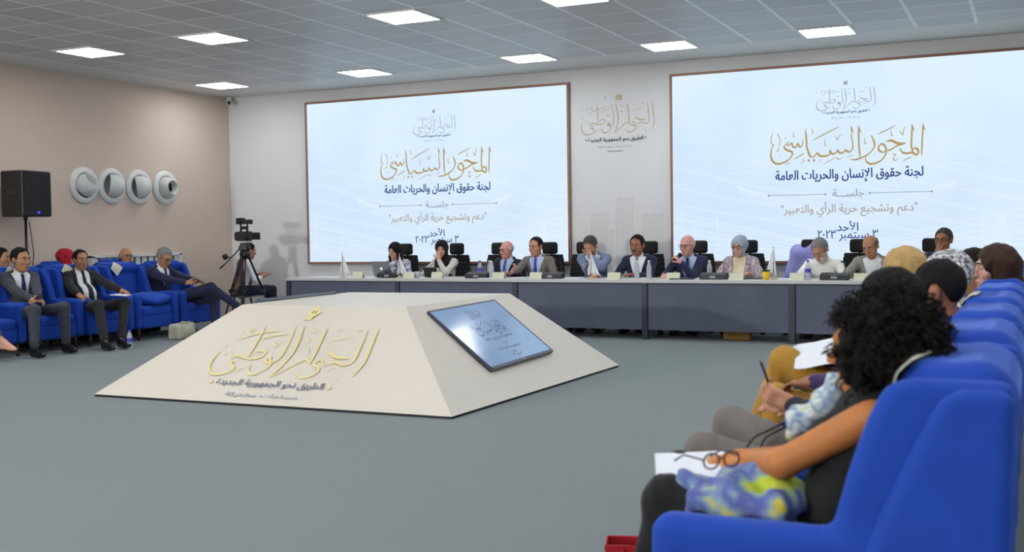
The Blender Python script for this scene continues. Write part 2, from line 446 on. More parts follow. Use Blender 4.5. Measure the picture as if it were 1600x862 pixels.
# ---------------------------------------------------------------- Arabic lettering
_AR = {}
for ch, base, n in [('آ', 0xFE81, 2), ('أ', 0xFE83, 2), ('إ', 0xFE87, 2), ('ا', 0xFE8D, 2), ('ب', 0xFE8F, 4), ('ة', 0xFE93, 2), ('ت', 0xFE95, 4), ('ج', 0xFE9D, 4), ('ح', 0xFEA1, 4),
                    ('د', 0xFEA9, 2), ('ر', 0xFEAD, 2), ('س', 0xFEB1, 4), ('ش', 0xFEB5, 4), ('ط', 0xFEC1, 4), ('ع', 0xFEC9, 4), ('ق', 0xFED5, 4), ('ك', 0xFED9, 4),
                    ('ل', 0xFEDD, 4), ('م', 0xFEE1, 4), ('ن', 0xFEE5, 4), ('ه', 0xFEE9, 4), ('و', 0xFEED, 2), ('ي', 0xFEF1, 4)]: _AR[ch] = (base, n)
_LA = {'أ': 0xFEF7, 'إ': 0xFEF9, 'ا': 0xFEFB}
def arabic(s):
    out = []; i = 0
    def joins_next(c): return c == 'ـ' or (c in _AR and _AR[c][1] == 4)
    while i < len(s):
        c = s[i]; prev = s[i - 1] if i else ' '
        pj = joins_next(prev)
        if c == 'ل' and i + 1 < len(s) and s[i + 1] in _LA:
            out.append(chr(_LA[s[i + 1]] + (1 if pj else 0))); i += 2; continue
        if c in _AR:
            b, n = _AR[c]; nx = s[i + 1] if i + 1 < len(s) else ' '
            nj = n == 4 and (nx in _AR or nx == 'ـ')
            out.append(chr(b + (3 if pj and nj else 2 if nj else 1 if pj else 0)))
        else: out.append(c)
        i += 1
    r = ''.join(out)[::-1]; res = ''; num = ''
    for c in r:
        if '\u0660' <= c <= '\u0669': num = c + num
        else: res += num + c; num = ''
    return res + num
def plate(o, ux, uy, origin):
    n = np.cross(ux, uy)
    o.matrix_local = Matrix(((ux[0], uy[0], n[0], origin[0]), (ux[1], uy[1], n[1], origin[1]), (ux[2], uy[2], n[2], origin[2]), (0, 0, 0, 1)))
def lettering(name, text, width, mat, parent, origin, ux, uy, bold=.012, height=None, shear=0):
    cu = bpy.data.curves.new(name, 'FONT'); cu.body = arabic(text); cu.align_x = 'CENTER'
    t = bpy.data.objects.new(name, cu); COL.objects.link(t)
    me = bpy.data.meshes.new_from_object(t.evaluated_get(bpy.context.evaluated_depsgraph_get()))
    bpy.data.objects.remove(t); bpy.data.curves.remove(cu)
    me.name = name; n = len(me.vertices); co = np.zeros(n * 3); me.vertices.foreach_get('co', co); co = co.reshape(-1, 3)
    lo, hi = co.min(0), co.max(0); s = width / (hi[0] - lo[0]); c = (lo + hi) / 2; sy = s if height is None else height / (hi[1] - lo[1])
    co[:, 1] = (co[:, 1] - c[1]) * sy; co[:, 0] = (co[:, 0] - c[0]) * s + co[:, 1] * shear; co[:, 2] = 0
    fs = [tuple(p.vertices) for p in me.polygons]; bpy.data.meshes.remove(me); mb = MB()
    for k, (dx, dy) in enumerate(((0, 0), (1, .5), (-1, -.5), (.6, -.8), (-.6, .8))):      # heavier strokes: the outline set several times, a hair apart
        mb.add(co + np.array([dx * bold * s, dy * bold * s, k * 1e-5]), fs)
    o = mb.build(name, mat, parent); plate(o, ux, uy, origin); return o
def smooth_line(pts, n=6):
    pts = [V3(*p) for p in pts]
    if len(pts) < 3:
        return [pts[0] + (pts[-1] - pts[0]) * i / n for i in range(n + 1)]
    P = [2 * pts[0] - pts[1]] + pts + [2 * pts[-1] - pts[-2]]; out = []
    for i in range(1, len(P) - 2):
        for j in range(n):
            t = j / n
            out.append(.5 * (2 * P[i] + (P[i + 1] - P[i - 1]) * t + (2 * P[i - 1] - 5 * P[i] + 4 * P[i + 1] - P[i + 2]) * t * t + (3 * P[i] - P[i - 1] - 3 * P[i + 1] + P[i + 2]) * t ** 3))
    return out + [pts[-1]]
def calligraphy(name, strokes, slope, width, height, mat, parent, origin, ux, uy, thick=1.0):
    """pen strokes drawn as flat ribbons with the slanted nib of a reed pen"""
    S = []
    for pts, w in strokes: S.append(([(x, -(y + slope * x)) for x, y in pts], w * thick))
    al = np.array([p for q, _ in S for p in q]); lo, hi = al.min(0), al.max(0); c = (lo + hi) / 2; sx = width / (hi[0] - lo[0]); sy = height / (hi[1] - lo[1])
    mb = MB(); nib = nrm(V3(.75, .66))
    for li, (pts, w) in enumerate(S):
        if len(pts) == 1:
            x, y = pts[0]; q = [(x - w, y), (x, y - w), (x + w, y), (x, y + w)]
            mb.add([((a - c[0]) * sx, (b - c[1]) * sy, 0) for a, b in q], [(0, 1, 2, 3)]); continue
        L = smooth_line(pts); k = len(L); vs = []
        for i, p in enumerate(L):
            t = nrm(L[min(i + 1, k - 1)] - L[max(0, i - 1)]); nn = V3(-t[1], t[0]); 
            m = .55 + .45 * abs(nn @ nib); e = min(1, .45 + 3.0 * min(i, k - 1 - i) / k); h = w * .5 * m * e
            for sgn in (-1, 1):
                q = p + nn * h * sgn; vs.append(((q[0] - c[0]) * sx, (q[1] - c[1]) * sy, li * 2e-5))
        mb.add(vs, [(2 * i + 1, 2 * i, 2 * i + 2, 2 * i + 3) for i in range(k - 1)])
    o = mb.build(name, mat, parent); plate(o, ux, uy, origin); return o
TITLE = [([(1520, 70), (1518, 140), (1512, 230), (1508, 325)], 18), ([(1518, 72), (1538, 122)], 12), ([(1420, 80), (1418, 160), (1415, 250), (1430, 300)], 20), ([(1420, 82), (1440, 136)], 12),
 ([(1415, 300), (1440, 270), (1470, 275), (1478, 305), (1460, 320), (1420, 305), (1370, 312), (1330, 305), (1305, 272)], 21), ([(1365, 232), (1290, 235), (1230, 215), (1180, 225)], 24),
 ([(1350, 237), (1290, 252), (1230, 285), (1180, 300)], 19), ([(1180, 300), (1150, 312), (1115, 300), (1110, 270), (1140, 245), (1172, 265), (1180, 310), (1150, 365), (1090, 400), (1030, 411), (992, 390), (985, 352)], 21),
 ([(1040, 178), (1065, 225), (1070, 270), (1030, 320), (970, 355), (900, 380), (842, 385)], 20), ([(920, 105), (922, 200), (925, 290), (935, 362)], 20), ([(920, 108), (942, 162)], 12),
 ([(850, 110), (855, 200), (866, 268), (855, 305), (825, 322), (792, 308), (770, 332), (735, 330), (717, 312), (700, 336), (665, 345), (645, 320), (640, 350), (600, 364), (550, 366), (515, 345), (490, 372), (450, 376), (425, 345)], 20),
 ([(850, 112), (870, 164)], 12), ([(405, 150), (412, 230), (420, 310), (455, 374)], 20), ([(435, 408)], 15), ([(486, 405)], 15),
 ([(380, 235), (370, 285), (345, 298), (326, 272), (310, 302), (280, 300), (264, 272), (240, 290), (212, 282)], 19),
 ([(245, 262), (200, 288), (192, 315), (232, 334), (270, 346), (262, 382), (210, 425), (130, 450), (75, 432), (55, 385), (66, 318), (92, 290)], 21), ([(85, 300), (60, 275), (62, 225), (82, 185)], 10),
 ([(475, 240), (600, 180), (735, 118)], 14), ([(1100, 170), (1185, 132), (1270, 92)], 13), ([(290, 405), (345, 375), (392, 350)], 14), ([(1335, 375), (1415, 338)], 11), ([(585, 430), (640, 402), (695, 372)], 9),
 ([(465, 145), (480, 190)], 9), ([(120, 195), (147, 240), (135, 325)], 9), ([(600, 220), (594, 270), (612, 280)], 8), ([(980, 200), (978, 240), (996, 250)], 9), ([(1226, 125), (1230, 172), (1246, 172)], 9),
 ([(700, 190), (716, 230), (735, 195), (756, 184)], 9), ([(1305, 130), (1335, 165), (1346, 116), (1370, 100)], 10), ([(1235, 322), (1272, 328), (1246, 352), (1262, 374), (1302, 348)], 10), ([(692, 385), (715, 374), (730, 390), (768, 368)], 9),
 ([(285, 175), (285, 215), (302, 216)], 8), ([(130, 318), (118, 345), (152, 322)], 8), ([(212, 445)], 9), ([(238, 440)], 9), ([(375, 395), (385, 415), (352, 445)], 8), ([(805, 372), (870, 342)], 8), ([(200, 232)], 8), ([(1075, 330)], 6), ([(540, 402)], 7), ([(155, 380)], 6)]
EMBLEM = [([(970, 190), (985, 300), (995, 400), (970, 490)], 20), ([(910, 200), (925, 300), (930, 400), (885, 425), (830, 415), (775, 445)], 18), ([(895, 385), (820, 385), (758, 362)], 22),
 ([(775, 445), (742, 410), (714, 440), (760, 462), (750, 500), (690, 525), (640, 500)], 18), ([(665, 215), (680, 320), (690, 440)], 20), ([(690, 440), (655, 418), (620, 440), (570, 485), (505, 540)], 18),
 ([(520, 220), (545, 320), (550, 400), (524, 490), (500, 540)], 20), ([(470, 220), (490, 330), (490, 430), (450, 455), (430, 428), (418, 456), (460, 470), (440, 510), (390, 540), (345, 520), (338, 478)], 19),
 ([(285, 238), (292, 340), (290, 440)], 18), ([(290, 440), (340, 400), (382, 402), (372, 436), (300, 452), (225, 440), (195, 462), (178, 438)], 18), ([(160, 350), (280, 290), (400, 262)], 13), ([(310, 322), (380, 295), (455, 276)], 13),
 ([(252, 468), (205, 488), (250, 520), (212, 556), (140, 566), (92, 532), (84, 480), (100, 425)], 21), ([(155, 270), (168, 302)], 13), ([(198, 260), (216, 288), (238, 254)], 12), ([(100, 270), (88, 310)], 11), ([(580, 226), (600, 250), (618, 230)], 11),
 ([(575, 292), (612, 312)], 14), ([(738, 230), (765, 212)], 12), ([(850, 205), (872, 215)], 14), ([(400, 338), (424, 362), (442, 330)], 12), ([(730, 300), (790, 275), (850, 262)], 10), ([(765, 328)], 10), ([(140, 440)], 10), ([(168, 412)], 10), ([(250, 545), (310, 508)], 11), ([(800, 470), (850, 440)], 9), ([(630, 350), (640, 380)], 10), ([(100, 385), (115, 400)], 9), ([(880, 500), (905, 520)], 8)]
# ================================================================ the room
def slab(name, c, h, mat):
    o = box_obj(name, c, h, mat, bevel=0); o['kind'] = 'structure'; return o
floor = slab('floor', ((XL + XR) / 2, (YB + YF) / 2, -.05), ((XR - XL) / 2 + .2, (YB - YF) / 2 + .2, .05), M['floor'])
slab('ceiling', ((XL + XR) / 2, (YB + YF) / 2, HC + .05), ((XR - XL) / 2 + .2, (YB - YF) / 2 + .2, .05), M['ceiling']).location = (0, 0, 0)
wall_back = slab('wall_back', ((XL + XR) / 2, YB + .1, HC / 2), ((XR - XL) / 2 + .2, .1, HC / 2), M['wall_back'])
slab('wall_left', (XL - .1, (YB + YF) / 2, HC / 2), (.1, (YB - YF) / 2, HC / 2), M['wall_left'])
slab('wall_right', (XR + .1, (YB + YF) / 2, HC / 2), (.1, (YB - YF) / 2, HC / 2), M['wall_plain'])
slab('wall_front', ((XL + XR) / 2, YF - .1, HC / 2), ((XR - XL) / 2 + .2, .1, HC / 2), M['wall_plain'])
UX, UZ = V3(1, 0, 0), V3(0, 0, 1)

# faint print of towers on the wall between the two LED walls
mb = MB(); random.seed(3)
for x0, x1, top in ((-5.80, -5.52, 1.64), (-5.42, -5.13, 1.86), (-5.02, -4.70, 1.62), (-5.52, -5.44, 1.4), (-5.12, -5.04, 1.3)):
    for i in range(max(2, int((x1 - x0) / .035))):
        x = x0 + .035 * i
        mb.add([(x, YB - .002, .75), (x + .016, YB - .002, .75), (x + .016, YB - .002, top - .04 * (i % 3 == 0)), (x, YB - .002, top - .04 * (i % 3 == 0))], [(0, 1, 2, 3)])
    mb.add([(x0, YB - .0015, top - .05), (x1, YB - .0015, top - .05), (x1, YB - .0015, top - .03), (x0, YB - .0015, top - .03)], [(0, 1, 2, 3)])
sk = mb.build('skyline_print', M['sky_print']); sk.parent = wall_back

# ceiling lights in the tile grid
def ceiling_light(x, y, label):
    t = empty('ceiling_light', (x, y, HC), 0, label, 'ceiling light', 'square ceiling light panels')
    mb = MB(); 
    for sx, sy, hx, hy in ((0, .305, .325, .02), (0, -.305, .325, .02), (.305, 0, .02, .285), (-.305, 0, .02, .285)): mb.box((sx, sy, -.006), (hx, hy, .008))
    mb.build('frame', M['white_paint'], t)
    MB().box((0, 0, -.004), (.288, .288, .006)).build('diffuser', M['light_panel'], t)
    return t
LX = (-11.366, -8.758, -6.15, -4.194, -2.238)
named = {(0, 0): 'square light panel nearest the corner above the small dome camera', (1, 0): 'square light panel above the left half of the left LED wall, closest to the wall',
         (2, 0): 'square light panel above the right part of the left LED wall, closest to the wall', (3, 0): 'square light panel above the left edge of the right LED wall', (4, 0): 'square light panel above the title on the right LED wall',
         (0, 1): 'square light panel closest to the beige wall, in the second row from the LED walls', (1, 1): 'square light panel second from the left in the second row from the LED walls',
         (2, 1): 'square light panel right above the sloped wooden display, second row from the LED walls', (3, 1): 'x'}
named[(3, 1)] = 'square light panel cut off by the top edge of the photo'
named[(3, 1)] = 'square light panel cut off by the top edge of the photo'
k = 0
for j, y in enumerate((13.604, 10.344, 7.084, 3.824, .564, -2.696, -5.956)):
    xs = LX if j == 0 else (-10.714, -8.758, -6.15, -4.194, -2.238, -.282, 1.674, 3.63)
    for i, x in enumerate(xs):
        if (i, j) in named: ceiling_light(x, y, named[(i, j)])
        else: ceiling_light(x, y, 'square light panel in the ceiling outside the view of the photo')
# dome camera in the corner
t = empty('security_camera', (-12.25, 14.83, 3.705), 0, 'small white security camera in the ceiling corner above the beige wall', 'security camera')
MB().lathe([(.001, 0), (.05, 0), (.05, -.03), (.035, -.045)], n=16).build('mount', M['white_paint'], t, True)
MB().tube([(0, 0, -.04), (.04, -.05, -.085)], [.03, .034], 12).tube([(.03, -.04, -.08), (.085, -.115, -.105)], [.042, .042], 14).build('housing', M['white_paint'], t, True)
MB().ball((.088, -.118, -.106), .03, 12, 8).build('lens', M['lens'], t, True)

# ================================================================ the two LED walls
def led_wall(x0, x1, label, cx):
    z0, z1 = .934, 3.496
    t = empty('led_wall', ((x0 + x1) / 2, YB, z0), 0, label, 'screen')
    o = lambda x, z, d=.052: V3(x - (x0 + x1) / 2, -d, z - z0)
    w = (x1 - x0) / 2; mb = MB(); f = .035
    for c, h in (((0, -.03, -f / 2), (w + f, .03, f / 2)), ((0, -.03, z1 - z0 + f / 2), (w + f, .03, f / 2)), ((-w - f / 2, -.03, (z1 - z0) / 2), (f / 2, .03, (z1 - z0) / 2)), ((w + f / 2, -.03, (z1 - z0) / 2), (f / 2, .03, (z1 - z0) / 2))): mb.box(c, h)
    mb.build('frame', M['frame_wood'], t)
    pm = MB(); pm.box((0, -.024, (z1 - z0) / 2), (w, .024, (z1 - z0) / 2)); p = pm.build('display_panel', M['screen'], t)
    # faint artwork: bridge cables and arcs, skyline strips
    mb = MB()
    for sx in (-1, 1):
        for i in range(14):
            a = V3(sx * (w - .9), -.0492, 1.02); b = V3(sx * (w - 1.0 - .13 * (i + 1)), -.0492, .55 - .012 * i)
            n = nrm(np.cross(b - a, V3(0, 1, 0))) * .003; mb.add([a - n, b - n, b + n, a + n], [(0, 1, 2, 3)])
        arc = [V3(sx * (w - .95 + .42 * math.cos(q)), -.0492, .80 + .42 * math.sin(q)) for q in np.linspace(.2, PI - .05, 24)]
        for a, b in zip(arc[:-1], arc[1:]):
            u = V3(0, 0, .008); mb.add([a - u, b - u, b + u, a + u], [(0, 1, 2, 3)])
        for i in range(5):
            a = V3(sx * w, -.0491, .28 + .10 * i); b = V3(sx * .35, -.0491, .10 + .035 * i); u = V3(0, 0, .006); mb.add([a - u, b - u, b + u, a + u] if sx < 0 else [a + u, b + u, b - u, a - u], [(0, 1, 2, 3)])
        for i, (px, ph) in enumerate(((.12, .75), (.30, .5), (.62, .62), (.78, .35))):
            x = sx * (w - px); mb.add([(x, -.049, .05), (x + .012, -.049, .05), (x + .012, -.049, ph), (x, -.049, ph)], [(0, 1, 2, 3)])
    mb.add([(w - .52, -.0489, .02), (w - .28, -.0489, .02), (w - .31, -.0489, .30), (w - .36, -.0489, .58), (w - .44, -.0489, .58), (w - .49, -.0489, .30)], [(0, 1, 2, 3, 4, 5)])
    mb.build('skyline_artwork', M['screen_white'], t)
    calligraphy('emblem_lettering', EMBLEM, .07, .74, .29, M['screen_mauve'], t, o(cx, 3.045), UX, UZ, .75)
    MB().box((0, 0, 0), (.024, .0008, .024)).box((.022, 0, .026), (.006, .0008, .004)).build('emblem_ornament', M['screen_mauve'], t).location = o(cx, 3.245)
    lettering('tagline_lettering', '• الطريق نحو الجمهورية الجديدة •', .60, M['screen_navy'], t, o(cx, 2.872), UX, UZ, .03)
    lettering('small_print', 'مساحات مشتركة', .36, M['screen_grey'], t, o(cx, 2.80), UX, UZ, .01, .035)
    calligraphy('title_lettering', TITLE, .075, 1.94, .50, M['screen_gold'], t, o(cx, 2.435), UX, UZ, .95)
    lettering('committee_lettering', 'لجنة حقوق الإنسان والحريات العامة', 1.86, M['screen_navy'], t, o(cx + .02, 2.05), UX, UZ, .026, .175)
    lettering('session_lettering', 'جلســـة', .40, M['screen_grey'], t, o(cx + .03, 1.81), UX, UZ, .012, .12)
    mb = MB()
    for a, b in ((-1.40, -.26), (.30, 1.03)):
        b = b if a < 0 else 1.05; a = a if a > 0 else -1.0
        mb.box(o(cx + (a + b) / 2, 1.81), ((b - a) / 2, .0008, .004)); mb.box(o(cx + a, 1.81), (.012, .0008, .014), rotm('y', PI / 4)); mb.box(o(cx + b, 1.81), (.012, .0008, .014), rotm('y', PI / 4))
    mb.build('divider_line', M['screen_grey'], t)
    lettering('topic_lettering', '"دعم وتشجيع حرية الرأي والتعبير"', 1.72, M['screen_tan'], t, o(cx + .02, 1.61), UX, UZ, .012, .20)
    lettering('day_lettering', 'الأحد', .27, M['screen_navy'], t, o(cx + .02, 1.39), UX, UZ, .012, .13)
    lettering('date_lettering', '٣ سبتمبر ٢٠٢٣', .76, M['screen_navy'], t, o(cx + .02, 1.265), UX, UZ, .012, .145)
    return t
led_wall(-10.717, -6.138, 'large bright LED wall in brown frame between the video camera and the golden wall emblem', -8.35)
led_wall(-4.553, .04, 'large bright LED wall in brown frame behind the audience heads, running out of the photo', -2.22)

# golden emblem on the wall between them
t = empty('wall_emblem', (-5.40, YB, 2.5), 0, 'golden calligraphy emblem fixed on the pale wall between the two LED walls', 'emblem')
o = lambda x, z: V3(x + 5.40, -.006, z - 2.5)
calligraphy('emblem_lettering', EMBLEM, .07, 1.10, .43, M['gold_wall'], t, o(-5.38, 2.97), UX, UZ, .7)
for dx, h, nm in ((0, (.032, .004, .036), 'emblem_ornament'), (.05, (.010, .003, .03), 'ornament_bar'), (-.19, (.008, .003, .012), 'ornament_dot')): MB().box((0, 0, 0), h).build(nm, M['gold_wall'], t).location = o(-5.37 + dx, 3.27)
lettering('tagline_lettering', '• الطريق نحو الجمهورية الجديدة •', .92, M['navy_print'], t, o(-5.41, 2.675), UX, UZ, .03)
lettering('small_print', 'مساحات مشتركة', .50, M['grey_print_light'], t, o(-5.42, 2.575), UX, UZ, .01, .035)
MB().box((0, 0, 0), (.12, .001, .006)).build('underline', M['grey_print_light'], t).location = o(-5.42, 2.51)

# ================================================================ sloped wooden display in the middle
FL, FR, BR, BL = V3(-7.37, 7.04, 0), V3(-3.87, 7.09, 0), V3(-3.77, 10.44, 0), V3(-7.45, 10.50, 0)
TL, TR, TBR, TBL = V3(-6.42, 7.88, .757), V3(-4.76, 7.95, .757), V3(-4.76, 9.98, .757), V3(-6.60, 9.86, .757)
cen = V3(-5.6, 8.8, 0)
pyr = empty('sloped_display', tuple(cen), 0, 'low truncated pyramid of pale veneer with gold calligraphy on the carpet', 'display stand')
mb = MB(); up = V3(0, 0, .02)
Q = [p - cen for p in (FL, FR, BR, BL)]; Qu = [p + up for p in Q]; T = [p - cen for p in (TL, TR, TBR, TBL)]
mb.add(Qu + T, [(0, 1, 5, 4), (1, 2, 6, 5), (2, 3, 7, 6), (3, 0, 4, 7), (4, 5, 6, 7)]); mb.build('body', M['pyramid'], pyr)
mb = MB(); mb.add([p * .997 for p in Q] + [p * .997 + up for p in Q], [(3, 2, 1, 0), (0, 1, 5, 4), (1, 2, 6, 5), (2, 3, 7, 6), (3, 0, 4, 7), (4, 5, 6, 7)]); mb.build('plinth', M['steel_dark'], pyr)
fu = nrm(FR - FL); m0 = (FL + FR) / 2 + up; fv = (TL + TR) / 2 - m0; fv = nrm(fv - fu * (fv @ fu)); fn = np.cross(fu, fv)
P = lambda a, b: m0 - cen + fu * a + fv * b + fn * .006
calligraphy('gold_lettering', EMBLEM, .07, 1.50, .60, M['gold_paint'], pyr, P(.02, .58), fu, fv, .72)
om = MB().box((-.012, 0, 0), (.006, .016, .001), rotm('z', -.3)).box((.018, 0, 0), (.006, .016, .001), rotm('z', -.3)).build('ornament_marks', M['grey_print'], pyr)
plate(om, fu, fv, P(.02, 1.04) + fn * .002)
for dx, dy, h, a, nm in ((0, 0, (.052, .05, .001), PI / 4, 'gold_ornament'), (-.03, -.08, (.04, .012, .001), 0, 'ornament_bar'), (-.28, .01, (.014, .012, .001), 0, 'ornament_dot')):
    o = MB().box((0, 0, 0), h, rotm('z', a)).build(nm, M['gold_paint'], pyr); plate(o, fu, fv, P(.02 + dx, 1.04 + dy))
lettering('tagline_lettering', 'الطريق نحو الجمهورية الجديدة', 1.06, M['grey_print'], pyr, P(-.01, .208), fu, fv, .03, .085)
lettering('small_print', 'مساحات مشتركة', .72, M['grey_print_light'], pyr, P(-.02, .085), fu, fv, .02, .05)
o = MB().box((-.60, 0, 0), (.015, .015, .001), rotm('z', PI / 4)).box((.58, 0, 0), (.015, .015, .001), rotm('z', PI / 4)).build('gold_dot', M['gold_paint'], pyr); plate(o, fu, fv, P(0, .21))

M['tv_grey'] = simple('tv_grey_casing', (74, 82, 94), .35, .3)
# televisions lying on two slopes of it
def television(c, u, v, label, text=True, w=.64, h=.385):
    u = nrm(u); v = nrm(v - u * (v @ u)); n = np.cross(u, v)
    t = empty('television', (0, 0, 0), 0, label, 'television'); plate(t, u, v, c + n * .002)
    mb = MB(); mb.box((0, 0, .014), (w, h, .014)); mb.build('back_casing', M['tv_grey'], t, bevel=.005)
    mb = MB()
    for cc, hh in (((0, h - .008, .030), (w, .008, .004)), ((0, -h + .014, .030), (w, .014, .004)), ((w - .008, 0, .030), (.008, h, .004)), ((-w + .008, 0, .030), (.008, h, .004))): mb.box(cc, hh)
    mb.build('bezel', M['tv_grey'], t)
    MB().box((0, .006, .0285), (w - .015, h - .02, .002)).build('display_panel', M['tv_glass'], t)
    MB().box((0, -h + .014, .035), (.03, .006, .001)).build('badge', M['chrome'], t)
    if text:
        a, b = V3(1, 0, 0), V3(0, 1, 0)
        calligraphy('emblem_lettering', EMBLEM, .07, .24, .12, M['tv_ink'], t, (0, .25, .0312), a, b)
        calligraphy('title_lettering', TITLE, .075, .54, .19, M['tv_ink'], t, (.01, .06, .0312), a, b, 1.1)
        lettering('committee_lettering', 'لجنة حقوق الإنسان والحريات العامة', .52, M['tv_ink'], t, (0, -.07, .0312), a, b, .02, .05)
        lettering('session_lettering', 'جلســـة', .10, M['tv_ink'], t, (0, -.14, .0312), a, b, .02, .03)
        lettering('topic_lettering', '"دعم وتشجيع حرية الرأي والتعبير"', .46, M['tv_ink'], t, (0, -.2, .0312), a, b, .02, .05)
        lettering('day_lettering', 'الأحد', .08, M['tv_ink'], t, (0, -.26, .0312), a, b, .02, .03)
        lettering('date_lettering', '٣ سبتمبر ٢٠٢٣', .2, M['tv_ink'], t, (0, -.30, .0312), a, b, .02, .035)
    return t
ru = nrm(BR - FR); rb = (FR + BR) / 2 + up; rt = (TR + TBR) / 2; rv = rt - rb; rv = nrm(rv - ru * (rv @ ru)); rn = np.cross(ru, rv)
def on_plane(p): p = V3(*p); return p - rn * ((p - rb) @ rn)
tvc = rb + ru * .012 + rv * .711
television(tvc, ru * math.cos(.03) + rv * math.sin(.03), rv, 'flat television lying lit on the right slope of the pale pyramid', True, .635, .385)
lu = nrm(FL - BL); lb = (FL + BL) / 2 + up; lt = (TL + TBL) / 2; lv = lt - lb; lv = nrm(lv - lu * (lv @ lu)); ln = np.cross(lu, lv)
television(lt - lv * .37 + lu * -.0 , lu, lv, 'second television on the far slope of the pale pyramid, only its dark top edge showing', True, .645, .375)

# ================================================================ conference table
TY0, TY1, TX0, TX1 = 13.19, 13.93, -9.93, -.30
tab = empty('conference_table', ((TX0 + TX1) / 2, (TY0 + TY1) / 2, 0), 0, 'long conference table with slate front panels and pale top before the LED walls', 'table')
tcx, tcy = (TX0 + TX1) / 2, (TY0 + TY1) / 2
MB().box((0, 0, .73), ((TX1 - TX0) / 2, (TY1 - TY0) / 2, .02)).build('tabletop', M['table_top'], tab, bevel=.004)
MB().box((0, -.30, .695), ((TX1 - TX0) / 2 - .02, .03, .015)).build('apron_rail', M['post'], tab)
posts = [TX0 + .03, -8.04, -6.22, -4.42, -2.59, -.78, TX1 - .03]
for i, x in enumerate(posts):
    mb = MB(); mb.box((x - tcx, -.335, .355), (.035, .03, .355)); mb.box((x - tcx, .28, .355), (.03, .03, .355)); mb.box((x - tcx, 0, .68), (.03, .30, .025)); mb.build('leg', M['post'], tab, bevel=.003)
for a, b in zip(posts[:-1], posts[1:]):
    MB().box(((a + b) / 2 - tcx, -.33, .41), ((b - a) / 2 - .037, .010, .29)).build('front_panel', M['panel'], tab, bevel=.002)

# ================================================================ left wall fittings
def nozzle(y, z, ax, label):
    t = empty('air_nozzle', (XL, y, z), 0, label, 'air vent', 'round white air nozzles on the beige wall')
    R0 = np.stack([V3(0, 1, 0), V3(0, 0, 1), V3(1, 0, 0)], 1)
    MB().lathe([(.265, 0), (.265, .022), (.255, .034), (.205, .05), (.185, .05), (.178, .03), (.178, .006), (.001, .006)], R=R0, n=40).build('flange', M['white_paint'], t, True)
    n = nrm(ax); a = nrm(np.cross(V3(0, 0, 1), n)); R = np.stack([a, np.cross(n, a), n], 1)
    prof = [(.170 * math.cos(q), .170 * math.sin(q)) for q in np.linspace(-.35, .80, 14)] + [(.112, .150), (.104, .148), (.096, .12), (.088, .04)]
    nz = MB().lathe(prof, o=(.03, 0, 0), R=R, n=40); nz.v = [(max(q[0], .008), q[1], q[2]) for q in nz.v]
    nz.build('nozzle', M['white_paint'], t, True)
    MB().lathe([(.092, .045), (.07, .01), (.001, .0)], o=(.03, 0, 0), R=R, n=24).build('throat', M['steel_dark'], t, True)
nozzle(11.722, 2.135, (.75, .15, .55), 'round white air nozzle closest to the loudspeaker, its mouth turned upward')
nozzle(12.245, 2.143, (.55, .80, -.12), 'round white air nozzle second from the loudspeaker, mouth turned sideways')
nozzle(12.795, 2.145, (.62, .70, .12), 'round white air nozzle third from the loudspeaker')
nozzle(13.36, 2.152, (.95, -.02, .02), 'round white air nozzle nearest the back wall, dark mouth facing the room')

t = empty('wall_radiator', (XL, 12.65, 0), 0, 'white slatted radiator cover on the beige wall behind the armchairs', 'radiator')
mb = MB(); mb.box((.06, 0, 1.105), (.06, .92, .02)); mb.box((.06, 0, .42), (.06, .92, .03))
for s in (-1, 1): mb.box((.06, s * .895, .76), (.06, .025, .36))
mb.build('casing', M['white_paint'], t, bevel=.004)
MB().box((.03, 0, .76), (.006, .87, .33)).build('back_plate', M['black_matte'], t)
for i in range(13): MB().box((.085, -.828 + i * .138, .765), (.012, .047, .325)).build('slat', M['white_paint'], t)

# loudspeaker on its stand
st = empty('speaker_stand', (-11.98, 10.37, 0), 0, 'black loudspeaker stand behind the armchairs by the beige wall', 'speaker stand')
MB().cyl((0, 0, .25), (0, 0, 1.62), .019, .017).build('pole', M['black'], st, True)
MB().cyl((0, 0, .70), (0, 0, .80), .032).cyl((.03, 0, .75), (.07, 0, .75), .012).build('collar', M['black'], st, True)
for k in range(3):
    q = 2 * PI * k / 3 + .5; e = V3(math.cos(q), math.sin(q), 0)
    MB().tube([V3(0, 0, .72) + e * .03, e * .19 + V3(0, 0, .012)], .012).ball(e * .19 + V3(0, 0, .014), .014).build('leg', M['black'], st, True)
MB().tube([(.03, .03, 1.6), (.07, .05, 1.2), (.045, .02, .7), (.07, .06, .05), (.08, .15, .012)], .006).build('cable', M['rubber'], st, True)
sp = empty('loudspeaker', (-11.98, 10.37, 1.62), -PI / 2 + .18, 'black loudspeaker box with blue light, up on a stand by the beige wall', 'loudspeaker')
mb = MB(); mb.prism([(-.20, -.21), (.20, -.21), (.275, .19), (-.275, .19)], (0, 0, .045), UX, V3(0, 1, 0), UZ, .60); mb.build('cabinet', M['black'], sp, bevel=.02)
mb = MB(); mb.box((0, .197, .345), (.258, .008, .285)); mb.build('grille', M['mesh_black'], sp, bevel=.006)
MB().box((0, .208, .10), (.022, .002, .016)).build('indicator_light', M['led_blue'], sp)
MB().cyl((0, 0, 0), (0, 0, .05), .026).build('socket', M['black'], sp, True)
for s in (-1, 1): MB().box((s * .235, -.02, .36), (.012, .07, .03)).build('handle', M['rubber'], sp, bevel=.006)

